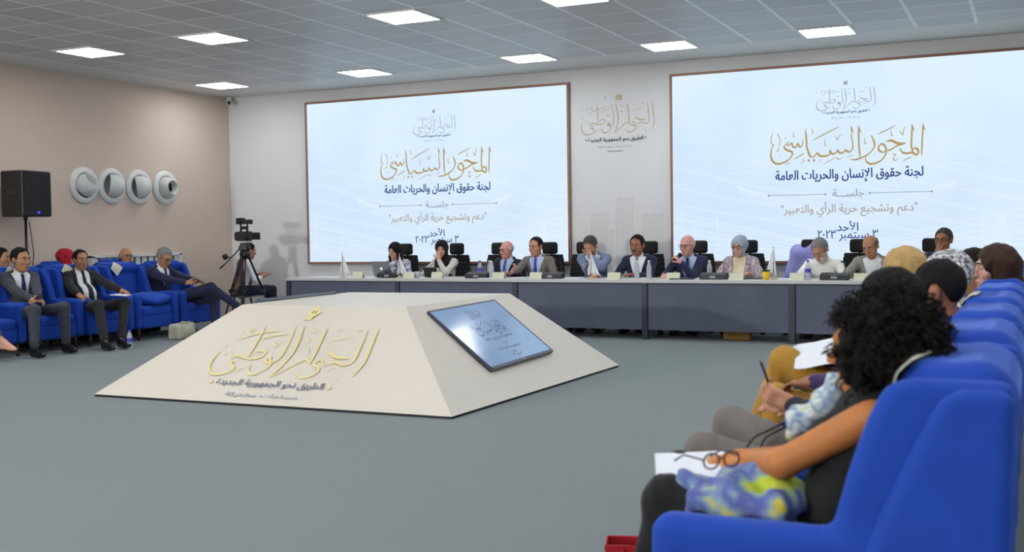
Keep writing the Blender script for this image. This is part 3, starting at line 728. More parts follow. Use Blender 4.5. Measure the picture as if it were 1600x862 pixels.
# ================================================================ video camera on its tripod
TPX, TPY = -11.02, 13.62
tp = empty('camera_tripod', (TPX, TPY, 0), .35, 'tall black video tripod standing near the corner with a pan handle', 'tripod')
MB().lathe([(.03, 1.02), (.075, 1.05), (.085, 1.10), (.06, 1.16)], n=20, cap=True).build('bowl', M['black'], tp, True)
MB().box((0, 0, 1.20), (.055, .06, .045)).cyl((-.085, 0, 1.19), (.085, 0, 1.19), .04, n=18).box((0, 0, 1.255), (.05, .085, .014)).build('fluid_head', M['black'], tp, bevel=.006)
MB().tube([(-.06, -.03, 1.19), (-.20, -.28, .97), (-.26, -.38, .89)], [.010, .010, .016]).build('pan_handle', M['black'], tp, True)
MB().tube([(-.155, -.20, 1.045), (-.20, -.20, 1.055)], .008).lathe([(.04, -.03), (.045, 0), (.04, .03)], (-.235, -.22, 1.06), rotm('y', 1.2), 14, True).build('zoom_control', M['rubber'], tp, True)
for k in range(3):
    q = 2 * PI * k / 3 - PI / 2 + .15; e = V3(math.cos(q), math.sin(q), 0); s = np.cross(e, UZ)
    top, mid, foot = e * .06 + UZ * 1.05, e * .28 + UZ * .52, e * .46 + UZ * .02
    lg = MB().tube([top + s * .022, mid + s * .022], .011).tube([top - s * .022, mid - s * .022], .011).tube([top * .25 + mid * .75, foot], [.014, .012]).build('leg', M['steel_dark'], tp, True)
    MB().box(tuple(mid), (.035, .035, .03)).build('leg_clamp', M['black'], lg, bevel=.005)
    MB().lathe([(.001, 0), (.03, 0), (.03, .02), (.012, .04)], foot - UZ * .02, n=14).build('rubber_foot', M['rubber'], lg, True)
mb = MB()
for k in range(3):
    q = 2 * PI * k / 3 - PI / 2 + .15; e = V3(math.cos(q), math.sin(q), 0); mb.tube([UZ * .42, e * .30 + UZ * .45], .007)
mb.build('spreader', M['chrome'], tp, True)
vc = empty('video_camera', (TPX, TPY, 1.27), -2.0, 'black broadcast video camera with viewfinder mounted on the tall tripod', 'video camera')
MB().box((0, -.02, .10), (.062, .16, .075)).box((0, .10, .115), (.05, .06, .06)).build('body', M['black'], vc, bevel=.012)
MB().cyl((0, .14, .10), (0, .30, .10), .05, .055, 20).box((0, .335, .10), (.075, .04, .055)).build('lens_hood', M['black'], vc, bevel=.004)
MB().cyl((0, .378, .10), (0, .377, .10), .045, .045, 20).build('lens', M['lens'], vc)
MB().tube([(0, .09, .17), (0, .11, .24), (0, -.10, .24), (0, -.12, .17)], .016).build('carry_handle', M['black'], vc, True)
MB().box((-.02, .05, .32), (.05, .10, .035)).tube([(-.01, .08, .23), (-.01, .08, .30)], .014).build('viewfinder', M['black'], vc, bevel=.01)
MB().box((0, -.12, .335), (.06, .045, .05)).cyl((0, -.12, .24), (0, -.12, .29), .015).build('monitor', M['rubber'], vc, bevel=.006)
MB().box((0, -.215, .10), (.045, .045, .06)).build('battery', M['rubber'], vc, bevel=.008)
MB().tube([(.07, .02, .22), (.07, .22, .22)], .016, 12).build('microphone', M['mesh_black'], vc, True)
# ================================================================ blue armchairs
def wing(F, X, Y, Z, side, line, xc, hw, ztop, zbot, k=.03):
    """upholstered slab behind a curved front line, from the arm up to the top of the back"""
    flare = np.clip((Z - .6) / .4, 0, 1)
    xx = np.abs(X - side * (xc - .030 * flare)) - hw + .012 * flare
    parts = [xx, (Y - line) * .85, -(Y + .43 + .02 * (Z - .5)), Z - ztop, zbot - Z]; r = .038
    parts = [p + r for p in parts]; m = parts[0]
    for p in parts[1:]: m = np.maximum(m, p)
    s = sum(np.maximum(p, 0) ** 2 for p in parts); d = np.where(m > 0, np.sqrt(s), m) - r
    h = np.maximum(k - np.abs(F - d), 0) / k
    return np.minimum(F, d) - h * h * k * .25
def arm_mod(side):
    return lambda F, X, Y, Z: wing(F, X, Y, Z, side, -.175 + .165 * np.clip((1.0 - Z) / .43, 0, 1) ** .6, .375, .055, 1.0, .4)
def side_mod(side):
    return lambda F, X, Y, Z: wing(F, X, Y, Z, side, -.30 + .205 * np.clip((.99 - Z) / .43, 0, 1) ** .8, .425, .045, .985, .22, .01)
def make_armchair():
    t = empty('armchair', (0, 0, 0))
    sdf_obj('seat_base', [('b', (0, .03, .245), (.32, .39, .095), None, .035)], M['velvet'], t, .014)
    sdf_obj('seat_cushion', [('b', (0, .06, .375), (.305, .37, .075), None, .055), ('e', (0, .06, .42), (.24, .30, .035), None)], M['velvet'], t, .014)
    R = rotm('x', -.10)
    sdf_obj('backrest', [('b', (0, -.305, .66), (.335, .115, .37), rotm('x', .10), .085), ('e', (0, -.215, .66), (.24, .05, .28), rotm('x', .10)), ('c', (-.25, -.355, .975), (.25, -.355, .975), .06, .06), ('c', (-.24, -.238, .962), (.24, -.238, .962), .072, .072)], M['velvet'], t, .014, .03)
    for s in (-1, 1):
        sdf_obj('armrest', [('b', (s * .385, .03, .385), (.065, .415, .235), None, .055)], M['velvet'], t, .014, .02, arm_mod(s), .45)
        sdf_obj('side_panel', [('b', (s * .425, -.30, .40), (.030, .11, .16), None, .025)], M['velvet'], t, .013, .02, side_mod(s), .65)
    for sx in (-1, 1):
        for sy in (-.33, .36):
            MB().tube([(sx * .34, sy, .17), (sx * .345, sy + .005, .0)], [.030, .020], 8).build('leg', M['wood_dark'], t, True)
    return t
AC = make_armchair()
def armchair(x, y, rz, label, group, wide=.90, first=[True]):
    if first[0]:
        first[0] = False; AC.location = (x, y, 0); AC.rotation_euler = (0, 0, rz); AC.scale = (wide, 1, 1); return tag(AC, label, 'armchair', group)
    r = dup(AC, (x, y, 0), rz, label, group); r.scale = (wide, 1, 1); return r
def seat_card(x, y, rz, dx, label, group, diamond=True, size=.076, dz=0.0, tilt=0):
    """paper card folded over the top of a chair back (chair-local profile)"""
    prof = [(-.150, .79), (-.152, .88), (-.158, .955), (-.172, 1.0), (-.205, 1.032), (-.26, 1.044), (-.33, 1.045), (-.40, 1.034), (-.43, .98)]
    pr = [V3(p[0], p[1] + dz) for p in prof]; L = [0]
    for a, b in zip(pr[:-1], pr[1:]): L.append(L[-1] + np.linalg.norm(b - a))
    def at(s): return np.interp(s, L, [p[0] for p in pr]), np.interp(s, L, [p[1] for p in pr])
    t = []; n = 12; mb = MB(); mid = (.165 if diamond else .205)
    for side in (0, .003):
        for i in range(n + 1):
            for j in range(n + 1):
                u, v = (i / n * 2 - 1) * size, (j / n * 2 - 1) * size
                if diamond: u, v = (u - v) * .72, (u + v) * .72
                else: u, v = u * 1.45, v * .95
                u, v = u * math.cos(tilt) - v * math.sin(tilt), u * math.sin(tilt) + v * math.cos(tilt)
                yy, zz = at(mid + v); t.append((dx + u, yy + .004 + side * (1 if zz < 1.03 else .3), zz + .005 + side))
    m = (n + 1) ** 2; fs = []
    for i in range(n):
        for j in range(n):
            a = i * (n + 1) + j; fs += [(a, a + 1, a + n + 2, a + n + 1), (m + a + n + 1, m + a + n + 2, m + a + 1, m + a)]
    ring = [i * (n + 1) for i in range(n + 1)] + [n * (n + 1) + j for j in range(1, n + 1)] + [i * (n + 1) + n for i in range(n - 1, -1, -1)] + [j for j in range(n - 1, 0, -1)]
    for a, b in zip(ring, ring[1:] + ring[:1]): fs.append((a, a + m, b + m, b))
    mb.add(t, fs); o = mb.build('seat_card', M['cream_card'], None, True)
    o.location = (x, y, 0); o.rotation_euler = (0, 0, rz); return tag(o, label, 'card', group)

LCX = -11.16
LEFT = [(8.86, 'blue velvet armchair at the left edge of the photo with only its arm showing'), (9.73, 'blue velvet armchair holding the man in the charcoal suit with clasped hands'),
        (10.58, 'blue velvet armchair holding the man in the black suit with a paper on his lap'), (11.42, 'empty blue velvet armchair with a loose cushion on its seat arm'), (12.29, 'blue velvet armchair holding the man reading papers, nearest the tripod')]
for y, l in LEFT: armchair(LCX, y, -PI / 2, l, 'blue armchairs along the beige wall')
for (y, dx, l) in ((8.86, -.27, 'cream card on the armchair back cut by the left photo edge'), (9.73, .17, 'cream card on the armchair back at the shoulder of the charcoal suited man'), (10.58, .15, 'cream card on the armchair back behind the black suited man'),
                   (11.42, .15, 'cream diamond card on the back of the empty blue armchair'), (12.29, .17, 'cream card on the armchair back behind the reading man')):
    if y != 8.86: seat_card(LCX, y, -PI / 2, dx, l, 'cream cards on the left armchair backs')
# second row behind, against the wall
for y, l in ((9.70, 'blue armchair in the back row holding the dark haired man beside the speaker stand'), (11.0, 'blue armchair in the back row holding the person in the red headscarf'), (12.05, 'blue armchair in the back row holding the bald man before the radiator')):
    o = armchair(-12.05 + .12, y, -PI / 2, l, 'blue armchairs in the row against the wall'); o.scale = (.84, .62, 1.03)
# loose cushion
cu = sdf_obj('cushion', [('e', (0, 0, .0), (.25, .20, .075), None), ('b', (0, 0, 0), (.235, .185, .03), None, .028)], M['velvet'], None, .014, .05)
cu.location = (-10.92, 11.45, .545); cu.rotation_euler = (.15, .10, .2); tag(cu, 'blue velvet cushion lying loose on the empty armchair seat', 'cushion')

RCX = -.475
RIGHT = [(3.17, 'blue velvet armchair in the foreground, holding the curly haired woman'), (4.07, 'blue velvet armchair next behind the foreground one, holding the man with the phone'), (4.97, 'blue velvet armchair holding the person in mustard trousers'),
         (5.87, 'blue velvet armchair behind the mustard trousers one, holding the woman in the patterned scarf'), (6.77, 'blue velvet armchair holding the blonde person in the audience row'), (7.67, 'blue velvet armchair holding the woman with long brown hair'),
         (8.57, 'blue velvet armchair holding the dark haired man looking down past the brown haired woman'), (9.47, 'blue velvet armchair second from the table end of the audience row, empty'), (10.37, 'blue velvet armchair at the table end of the audience row, empty')]
for y, l in RIGHT: armchair(RCX, y, PI / 2, l, 'blue armchairs of the audience row', .945)
for y, dx, tl, l in ((3.17, -.14, .25, 'long cream card on the foreground armchair back behind the curly hair'), (4.07, -.35, .1, 'cream card on the second armchair back of the audience row'),
                     (5.87, -.1, .0, 'cream card on the armchair back behind the patterned scarf'), (7.67, .05, .0, 'cream card on the armchair back behind the brown haired woman')):
    seat_card(RCX, y, PI / 2, dx, l, 'cream cards on the audience armchair backs', False, .095, 0.0, tl)

# ================================================================ black office chairs behind the table
def make_office_chair():
    t = empty('office_chair', (0, 0, 0))
    sdf_obj('headrest', [('b', (0, -.26, 1.135), (.118, .042, .088), None, .04)], M['black_matte'], t, .012)
    MB().tube([(0, -.30, .93), (0, -.31, 1.05), (0, -.28, 1.10)], .018, 8).build('headrest_post', M['black'], t, True)
    def m(F, X, Y, Z): return F
    pr = []
    for i in range(9):
        q = i / 8; z = .50 + .50 * q; y = -.235 - .06 * math.sin(q * PI) * 0 - .05 * q; w = .185 + .03 * math.sin(q * PI * .9)
        pr.append(('b', (0, y, z), (w, .018, .045), None, .017))
    sdf_obj('backrest', pr, M['mesh_black'], t, .013, .03)
    mb = MB(); pts = [V3(.215 * math.cos(a) * (1 if abs(math.cos(a)) < .99 else 1), -.265 - .03 * math.sin(a), .75 + .27 * math.sin(a)) for a in np.linspace(0, 2 * PI, 25)]
    mb.tube(pts, .014, 8, False).build('back_frame', M['black'], t, True)
    sdf_obj('seat', [('b', (0, .0, .435), (.245, .235, .04), None, .038), ('e', (0, 0, .455), (.2, .2, .025), None)], M['black_matte'], t, .014)
    for s in (-1, 1):
        MB().tube([(s * .25, -.02, .43), (s * .285, -.03, .52), (s * .285, -.03, .64)], .014, 8).box((s * .285, .02, .655), (.035, .12, .014)).build('armrest', M['black'], t, bevel=.008)
    MB().cyl((0, 0, .12), (0, 0, .40), .028, .024).build('gas_column', M['steel_dark'], t, True)
    for k in range(5):
        q = 2 * PI * k / 5 + .3; e = V3(math.cos(q), math.sin(q), 0)
        b = MB().tube([V3(0, 0, .13), e * .27 + UZ * .085], [.03, .018], 8).build('base_arm', M['black'], t, True)
        sd = np.cross(e, UZ); c = e * .27 + UZ * .032
        MB().cyl(c - sd * .022, c + sd * .022, .032, n=14).cyl(c + UZ * .02, c + UZ * .06, .010).build('caster', M['rubber'], b, True)
    return t
OC = make_office_chair()
def office_chair(x, y, rz, label, first=[True]):
    if first[0]:
        first[0] = False; OC.location = (x, y, 0); OC.rotation_euler = (0, 0, rz); return tag(OC, label, 'office chair', 'black office chairs behind the table')
    return dup(OC, (x, y, 0), rz, label, 'black office chairs behind the table')
# ================================================================ people
HAIR = {'black': simple('hair_black', (20, 17, 17), .75, spec=.2, var=.4, nscale=60, bstr=.5), 'darkgrey': simple('hair_dark_grey', (66, 64, 64), .75, spec=.2, var=.35, nscale=70, bstr=.5),
        'grey': simple('hair_grey', (122, 122, 122), .75, spec=.2, var=.3, nscale=70, bstr=.5), 'white': simple('hair_white', (190, 186, 180), .65, var=.15, nscale=70, bstr=.4),
        'brown': simple('hair_brown', (58, 38, 28), .65, spec=.25, var=.4, nscale=50, bstr=.5), 'blonde': simple('hair_blonde', (176, 144, 84), .5, var=.35, nscale=45, bstr=.5),
        'curly': simple('hair_curly', (20, 16, 15), .7, spec=.2, var=.5, nscale=60, bstr=.6)}
M['shoe'] = simple('black_shoe_leather', (22, 20, 20), .3)
M['glasses'] = simple('dark_spectacle_frame', (30, 26, 26), .3)
M['shirt_white'] = cloth('white_shirt', (226, 228, 232), .8, .04)
M['shirt_blue'] = cloth('pale_blue_shirt', (178, 194, 226), .8, .05)
def ik(S, T, l1, l2, hint):
    S, T = V3(*S), V3(*T); d = T - S; L = np.linalg.norm(d); L2 = min(L, (l1 + l2) * .995); d = d / L; T = S + d * L2
    a = (l1 * l1 - l2 * l2 + L2 * L2) / (2 * L2); h = math.sqrt(max(0, l1 * l1 - a * a)); hp = np.asarray(hint, float); hp = nrm(hp - d * (hp @ d))
    return S + d * a + hp * h, T
def hand_prims(W, d, n, side, curl=.5, thumb=.6, spread=0.0, s=1.0):
    """W wrist, d finger direction, n palm normal, side = direction to the thumb"""
    d = nrm(d); n = nrm(n - d * (n @ d)); sd = np.cross(d, n) * side
    R = np.stack([sd, d, n], 1); out = [('b', W + d * .048 * s, (.040 * s, .050 * s, .0135 * s), R, .013 * s), ('c', W - d * .01, W + d * .03 * s, .026 * s, .028 * s)]
    fl = (.072, .080, .075, .060); fing = []
    for i in range(4):
        b = W + d * .092 * s + sd * (.030 - .0205 * i) * s; r = (.0088, .0090, .0086, .0076)[i] * s; cd_ = d + sd * spread * (1.5 - i) * .15
        for j, (q, fr) in enumerate(((curl * .5, .45), (curl * 1.2, .32), (curl * 1.8, .25))):
            v = nrm(nrm(cd_) * math.cos(q) + n * math.sin(q)); e = b + v * fl[i] * fr * s; fing.append(('c', b, e, r * (1 - .07 * j), r * (.93 - .07 * j))); b = e
    b = W + d * .022 * s + sd * .030 * s
    for q, L in ((.0, .042), (thumb * .6, .032), (thumb, .025)):
        v = nrm(sd * (.75 - .5 * q) + d * (.65 + .2 * q) + n * (.15 + .5 * q)); e = b + v * L * s; fing.append(('c', b, e, .0115 * s, .0098 * s)); b = e
    return out, fing
def person(label, loc, rz, hip=.57, lean=5, side=0, twist=0, head=(0, 0, 0), skin='tan', sc=1.0, arms=(None, None), legs=None, hair=('short', 'black', 0), female=False, belly=0.0,
           outfit=None, glasses=False, beard=None, mustache=None, neck_f=.03, group=None, fine=.008, coarse=.016, hints=(None, None), hands=(None, None), cut_top=None, hscale=1.04, head_at=None, neck=.125):
    """seated figure; local +Y is where it faces, +X its right-hand side"""
    out = dict(outfit or {})
    root = empty('person', loc, rz, label, 'person', group); root.scale = (sc,) * 3
    R = rotm('z', math.radians(twist)); u = nrm(V3(math.sin(math.radians(side)), math.sin(math.radians(lean)), math.cos(math.radians(lean))))
    r = R @ V3(1, 0, 0); r = nrm(r - u * (r @ u)); f = np.cross(u, r)
    P0 = V3(0, 0, hip); CH = lambda x, y, z: P0 + r * x + f * y + u * z      # noqa
    C3 = np.stack([r, f, u], 1)
    sw = .165 if female else .185
    NB = CH(0, -.005, .50)
    turn, nod, tilt = head
    HR = rotm('z', math.radians(twist + turn)) @ rotm('x', -math.radians(nod)) @ rotm('y', math.radians(tilt))
    up = HR @ V3(0, 0, 1); HC_ = NB + f * neck_f + nrm(up + u * .6 + UZ * .4) * neck * hscale + (HR @ V3(0, .012, 0))
    H = lambda p: HC_ + HR @ (np.asarray(p, float) * hscale)
    if head_at is not None:      # put the head where it belongs and let the seat follow
        dz = (head_at[2] - loc[2]) / sc - HC_[2]; hip += dz; P0 = P0 + V3(0, 0, dz); NB = NB + V3(0, 0, dz); HC_ = HC_ + V3(0, 0, dz)
        w = rotm('z', rz) @ HC_ * sc; loc = (head_at[0] - w[0], head_at[1] - w[1], loc[2]); root.location = loc
        if head_at[-1] == 'world' and legs is None: pass
    toL = lambda p: (rotm('z', -rz) @ (V3(*p) - V3(*loc))) / sc
    if arms and any(a is not None and a[0] == 'w' for a in arms): arms = tuple(tuple(toL(a[1])) if a is not None and a[0] == 'w' else a for a in arms)
    if legs is not None and legs[0] == 'w': legs = [(tuple(toL(K)), tuple(toL(A))) for K, A in legs[1]]
    # ---- limbs
    AR = []
    for i, sd in ((0, -1), (1, 1)):
        S = CH(sd * sw, -.01, .425); t = arms[i]
        if t is None: t = (sd * .17, .34, hip + .10)
        T = H(t[1]) if t[0] == 'h' else V3(*t)
        E, W = ik(S, T, .295, .255, hints[i] if hints[i] is not None else (sd * .6, -.35, -.8))
        AR.append((S, E, W, sd))
    if legs is None: legs = [((-.11, .46, .50), (-.12, .50, .085)), ((.11, .46, .50), (.12, .50, .085))]
    LG = []
    for (K, A), sd in zip(legs, (-1, 1)):
        LG.append((P0 + V3(sd * .095, .0, -.02), V3(*K), V3(*A), sd))
    # ---- fields
    allp = [H((0, 0, .14)), H((0, .12, 0)), H((0, -.12, 0)), CH(.24, 0, .4), CH(-.24, 0, .4), CH(0, .2, .2), CH(0, -.2, .2), P0 + V3(.22, .1, -.16), P0 + V3(-.22, -.2, -.16)]
    for a in AR: allp += [a[1], a[2], a[2] + V3(.14, .14, .14), a[2] - V3(.14, .14, .14)]
    for l in LG: allp += [l[1] + V3(0, .05, .06), l[2] - V3(0, 0, .09), l[2] + V3(.1, .26, .0)]
    allp = np.array(allp); lo, hi = allp.min(0) - .07, allp.max(0) + .07
    iv = [[], [], []]
    for q in range(3):
        iv[q].append((HC_[q] - .13, HC_[q] + .14))
        for a in AR: iv[q].append((a[2][q] - .10, a[2][q] + .10))
    V = Vol(*[axis(lo[q], hi[q], coarse, fine, iv[q]) for q in range(3)])
    hs = hscale
    def hp(kind, c, rr, R=HR): return (kind, H(c), tuple(v * hs for v in rr), R)
    jw = .9 if female else 1.0
    headp = [hp('e', (0, -.012, .032), (.075, .094, .090)), hp('e', (0, .022, -.03), (.063 * jw, .066, .086)), hp('e', (0, .036, -.074), (.048 * jw, .048, .042)), hp('e', (0, .072, -.098), (.021, .018, .017)),
             ('c', H((-.036, .078, .030)), H((.036, .078, .030)), .013 * hs, .013 * hs), hp('e', (-.040, .056, -.022), (.024, .026, .026)), hp('e', (.040, .056, -.022), (.024, .026, .026))]
    facep = [('c', H((0, .088, .014)), H((0, .112, -.026)), .0085 * hs, .0125 * hs), hp('e', (-.012, .100, -.032), (.0085, .010, .008)), hp('e', (.012, .100, -.032), (.0085, .010, .008)),
             ('c', H((-.018, .087, -.060)), H((.018, .087, -.060)), .008 * hs, .008 * hs), ('c', H((-.014, .085, -.072)), H((.014, .085, -.072)), .009 * hs, .009 * hs)]
    if hair[0] not in ('hijab',):
        facep += [hp('e', (-.078, -.008, .0), (.011, .022, .032)), hp('e', (.078, -.008, .0), (.011, .022, .032))]
    torso = lambda m=0.0: [('e', P0 + V3(0, -.0, -.01), (.165 + m, .125 + m, .12 + m), None), ('e', CH(0, .015 + belly * .5, .16), (.142 + m, .108 + belly + m, .17 + m), C3), ('e', CH(0, .0, .33), (.158 + m, .108 + m, .17 + m), C3),
                           ('c', CH(-sw * .82, -.012, .425), CH(sw * .82, -.012, .425), .062 + m, .062 + m), ('c', CH(0, -.012, .42), NB, .075 + m, .058 + m)] + \
        ([('e', CH(-.07, .095, .30), (.06 + m, .05 + m, .06 + m), C3), ('e', CH(.07, .095, .30), (.06 + m, .05 + m, .06 + m), C3)] if female else [])
    def armp(m, upto=1.0, k=1.0):
        o = []
        for S, E, W, sd in AR:
            o += [('c', S, E, .050 * k + m, .041 * k + m), ('c', E, E + (W - E) * upto, .041 * k + m, (.041 - .013 * upto) * k + m)]
        return o
    def legp(m, upto=1.0):
        o = []
        for Hh, K, A, sd in LG:
            o += [('c', Hh, K, .082 + m, .058 + m), ('c', K, K + (A - K) * upto, .056 + m, .056 - .018 * upto + m)]
        return o
    # body: one surface, slimmer than the clothes
    B = V.full(); V.put(B, headp, .02); V.put(B, facep, .010)
    V.put(B, [hp('e', (-.032, .096, .012), (.015, .013, .009)), hp('e', (.032, .096, .012), (.015, .013, .009))], .008, sub=True)
    V.put(B, [('c', H((0, -.022, -.05)), NB - u * .03, .052, .058)], .03)
    V.put(B, torso(-.014), .05); V.put(B, armp(0 if out.get('bare') else -.004), .02); V.put(B, legp(-.006), .02)
    HD = []
    for i, (S, E, W, sd) in enumerate(AR):
        h = hands[i] or {}
        d = h.get('d'); d = nrm(W - E) if d is None else (HR @ V3(*d) if h.get('hf') else V3(*d)); n = h.get('n', (0, 0, -1)); n = HR @ V3(*n) if h.get('hf') else V3(*n)
        if abs(nrm(d) @ nrm(n)) > .95: n = V3(-sd, 0, -.2)
        # thumb lies on the inner side of the hand
        d_ = nrm(d); n_ = nrm(n - d_ * (n_dot(n, d_))); s0 = np.cross(d_, n_); thumb_side = h.get('side', 1 if s0 @ (r * -sd) > 0 else -1)
        pal, fin = hand_prims(W, d, n, thumb_side, h.get('curl', .55), h.get('thumb', .5)); V.put(B, pal, .012); V.put(B, fin, .005); HD.append((W, d_, n_))
    for Hh, K, A, sd in LG:
        V.put(B, [('c', A, A + V3(0, .10, -.05), .030, .026)] if out.get('shoes') is not None else [('c', A, A + V3(0, -.02, -.05), .036, .030), ('c', A + V3(0, -.02, -.05), A + V3(0, .13, -.065), .030, .030), ('c', A + V3(0, .02, 0), A + V3(0, .12, -.05), .030, .026), ('c', A + V3(0, .13, -.065), A + V3(0, .19, -.072), .030, .018)], .02)
    body = link('body', V.mesh(B, 'body'), SK[skin], root)
    X, Y, Z = V.P()
    x_ = (X - P0[0]) * r[0] + (Y - P0[1]) * r[1] + (Z - P0[2]) * r[2]; y_ = (X - P0[0]) * f[0] + (Y - P0[1]) * f[1] + (Z - P0[2]) * f[2]; z_ = (X - P0[0]) * u[0] + (Y - P0[1]) * u[1] + (Z - P0[2]) * u[2]
    wr = .0035 * np.sin(38 * z_ + 6 * np.sin(19 * x_)) * np.sin(17 * x_ + 9 * y_)      # cloth folds
    def cut_neck(F, rad=.072, dz=.03, dy=.01):
        c = NB + u * dz + f * dy; d = np.sqrt((X - c[0]) ** 2 + (Y - c[1]) ** 2 + (Z - c[2]) ** 2) - rad; return np.maximum(F, -d)
    def done(F, name, mat, keep=True): return link(name, V.mesh(F.astype(np.float32), name), mat, root)
    # trousers or skirt
    if 'trousers' in out:
        F = V.full(); V.put(F, legp(.010, .90), .03); V.put(F, [('e', P0 + V3(0, 0, -.01), (.178, .138, .125), None)], .05)
        F = F + .003 * np.sin(45 * Z + 8 * np.sin(20 * Y)) * np.sin(23 * X + 5 * Y); done(F, 'trousers', out['trousers'])
    if 'skirt' in out:
        F = V.full(); V.put(F, legp(.022, out.get('skirt_len', .9)), .12); V.put(F, [('e', P0 + V3(0, 0, -.01), (.19, .15, .13), None)], .06)
        F = F + wr; done(F, 'skirt', out['skirt'])
    # shirt / top
    shirt = None
    if 'shirt' in out:
        F = V.full(); V.put(F, torso(.004), .05); 
        if out.get('sleeve', 1) is not None: V.put(F, armp(.006, out.get('sleeve', .97)), .03)
        V.put(F, [('c', NB - u * .03, NB + u * .035 + f * .006, .066, .060)], .012)
        shirt = F.copy(); G = cut_neck(F + (wr if 'jacket' not in out else 0), .052, .06, .012); G = np.maximum(G, -(z_ + .10)); done(G, 'shirt', out['shirt'])
    if 'tie' in out and shirt is not None:
        zt, zb = .492, .06; w = .016 + .022 * np.clip((zt - z_) / .36, 0, 1); w = np.where(z_ > zt - .035, .020 + 0 * w, w)
        F = np.maximum(np.maximum(shirt - .010, np.abs(x_) - w), np.maximum(np.maximum(z_ - zt, zb - z_), -y_)); done(F, 'tie', out['tie'])
    if 'jacket' in out:
        jk = out.get('jk', {}); m = jk.get('m', .018)
        J = V.full(); V.put(J, torso(m), .05); V.put(J, [('e', P0 + V3(0, -.01, -.0), (.19, .145, .135), None)], .06)
        zb = jk.get('zb', .14); gap = jk.get('gap', .30); base = jk.get('base', .012)
        w = base + np.clip(z_ - zb, 0, 1) * gap; w = np.where(z_ < zb, base + (zb - z_) * jk.get('flare', .25), w) if jk.get('open', True) else w
        wedge = np.maximum(np.abs(x_) - w, -(y_ - .015)); 
        if not jk.get('open', True): wedge = np.maximum(wedge, zb - z_)
        J0 = cut_neck(J + wr, .074, .045, .012); F = np.maximum(J0, -wedge); F = np.maximum(F, -(z_ + .13))
        A = V.full(); V.put(A, armp(m * .72, .93), .035); A = A + wr; k = .04; hh = np.maximum(k - np.abs(F - A), 0) / k; F = np.minimum(F, A) - hh * hh * k * .25; done(F, 'jacket', out['jacket'])
        if jk.get('lapel', True):
            lw = .045 + .03 * np.clip((z_ - zb) / .25, 0, 1) - .08 * np.clip((z_ - .38) / .08, 0, 1)
            band = np.maximum(np.maximum(w + .001 - np.abs(x_), np.abs(x_) - w - lw), np.maximum(np.maximum(zb - .01 - z_, z_ - .44), -(y_ - .02)))
            done(np.maximum(np.maximum(J0 - .006, band), -wedge), 'lapel', out.get('lapel', out['jacket']))
    if 'vest' in out:
        J = V.full(); V.put(J, torso(.016), .05); w = .03 + np.clip(z_ - .05, 0, 1) * .16
        F = np.maximum(np.maximum(cut_neck(J, .08, .03), -np.maximum(np.abs(x_) - w, -y_)), np.abs(x_) - .135); done(F, 'vest', out['vest'])
    # shoes
    for Hh, K, A, sd in LG:
        if out.get('shoes') is None: break
        sh = V3(0, 1, 0) if A[2] < .14 else nrm(np.cross(V3(1, 0, 0), K - A) * -1 + V3(0, .3, 0))
        if A[2] >= .14:
            leg = nrm(A - K); sh = nrm(V3(0, 1, 0) - leg * leg[1] + leg * .35)
        dn = nrm(V3(0, 0, -1) - sh * -sh[2]) if A[2] < .14 else nrm((A - K) - sh * ((A - K) @ sh))
        h0 = A + dn * .038 - sh * .03; S1 = h0 + sh * .14; S2 = h0 + sh * .225
        q = [('c', A - dn * .01, A + dn * .03, .042, .043), ('c', h0, S1, .040, .043), ('c', S1, S2, .043, .030), ('c', A, S1 - dn * .01, .040, .032)]
        def sole(F, X, Y, Z, o=A, dn=dn): return np.maximum(F, (X - o[0]) * dn[0] + (Y - o[1]) * dn[1] + (Z - o[2]) * dn[2] - .078)
        sdf_obj('shoe', q, out['shoes'], root, .012, .02, sole)
    # ---- head details, built in the head's own frame
    def place(o): 
        o.matrix_local = Matrix(((*(HR[0] * hs), HC_[0]), (*(HR[1] * hs), HC_[1]), (*(HR[2] * hs), HC_[2]), (0, 0, 0, 1))); return o
    Cr = [('e', (0, -.012, .032), (.075, .094, .090), None), ('e', (0, .022, -.03), (.063 * jw, .066, .086), None), ('e', (0, .036, -.074), (.048 * jw, .048, .042), None)]
    kind, hc = hair[0], HAIR.get(hair[1], hair[1]); hv = .006
    strands = lambda X, Y, Z: .0022 * np.sin(95 * X + 30 * Y) * np.sin(70 * Y + 40 * Z) + .0012 * np.sin(210 * X) * np.sin(190 * Y)
    hvox = Vol(axis(-.14, .14, hv), axis(-.16, .14, hv), axis(-.16, .17, hv)); hX, hY, hZ = hvox.P()
    def head_part(F, name, mat): return place(link(name, hvox.mesh(F.astype(np.float32), name), mat, root))
    if kind in ('short', 'fringe'):
        th = .009 if kind == 'short' else .006
        F = hvox.put(hvox.full(), [('e', (0, -.016, .036), (.077, .094, .090 if kind == 'short' else .086), None)], .02, off=th) + strands(hX, hY, hZ)
        rec = hair[2]
        zl = np.interp(hY, [-.12, -.075, -.045, -.02, .006, .022, .034, .052 - rec, .072 - rec, .12], [-.075, -.06, -.01, .030, .030, -.004, .030, .078, .094, .14])
        zl = zl + .006 * np.sin(130 * hX + 40 * hY) + .004 * np.sin(83 * hX + 2)
        F = np.maximum(F, zl - hZ)
        if kind == 'fringe':
            top = .052 - .25 * np.clip(hY + .02, 0, 1) + hair[2]; F = np.maximum(F, hZ - top - .02 * np.clip(-hY / .1, 0, 1))
        head_part(F, 'hair', hc)
    elif kind == 'long':
        L = hair[2]
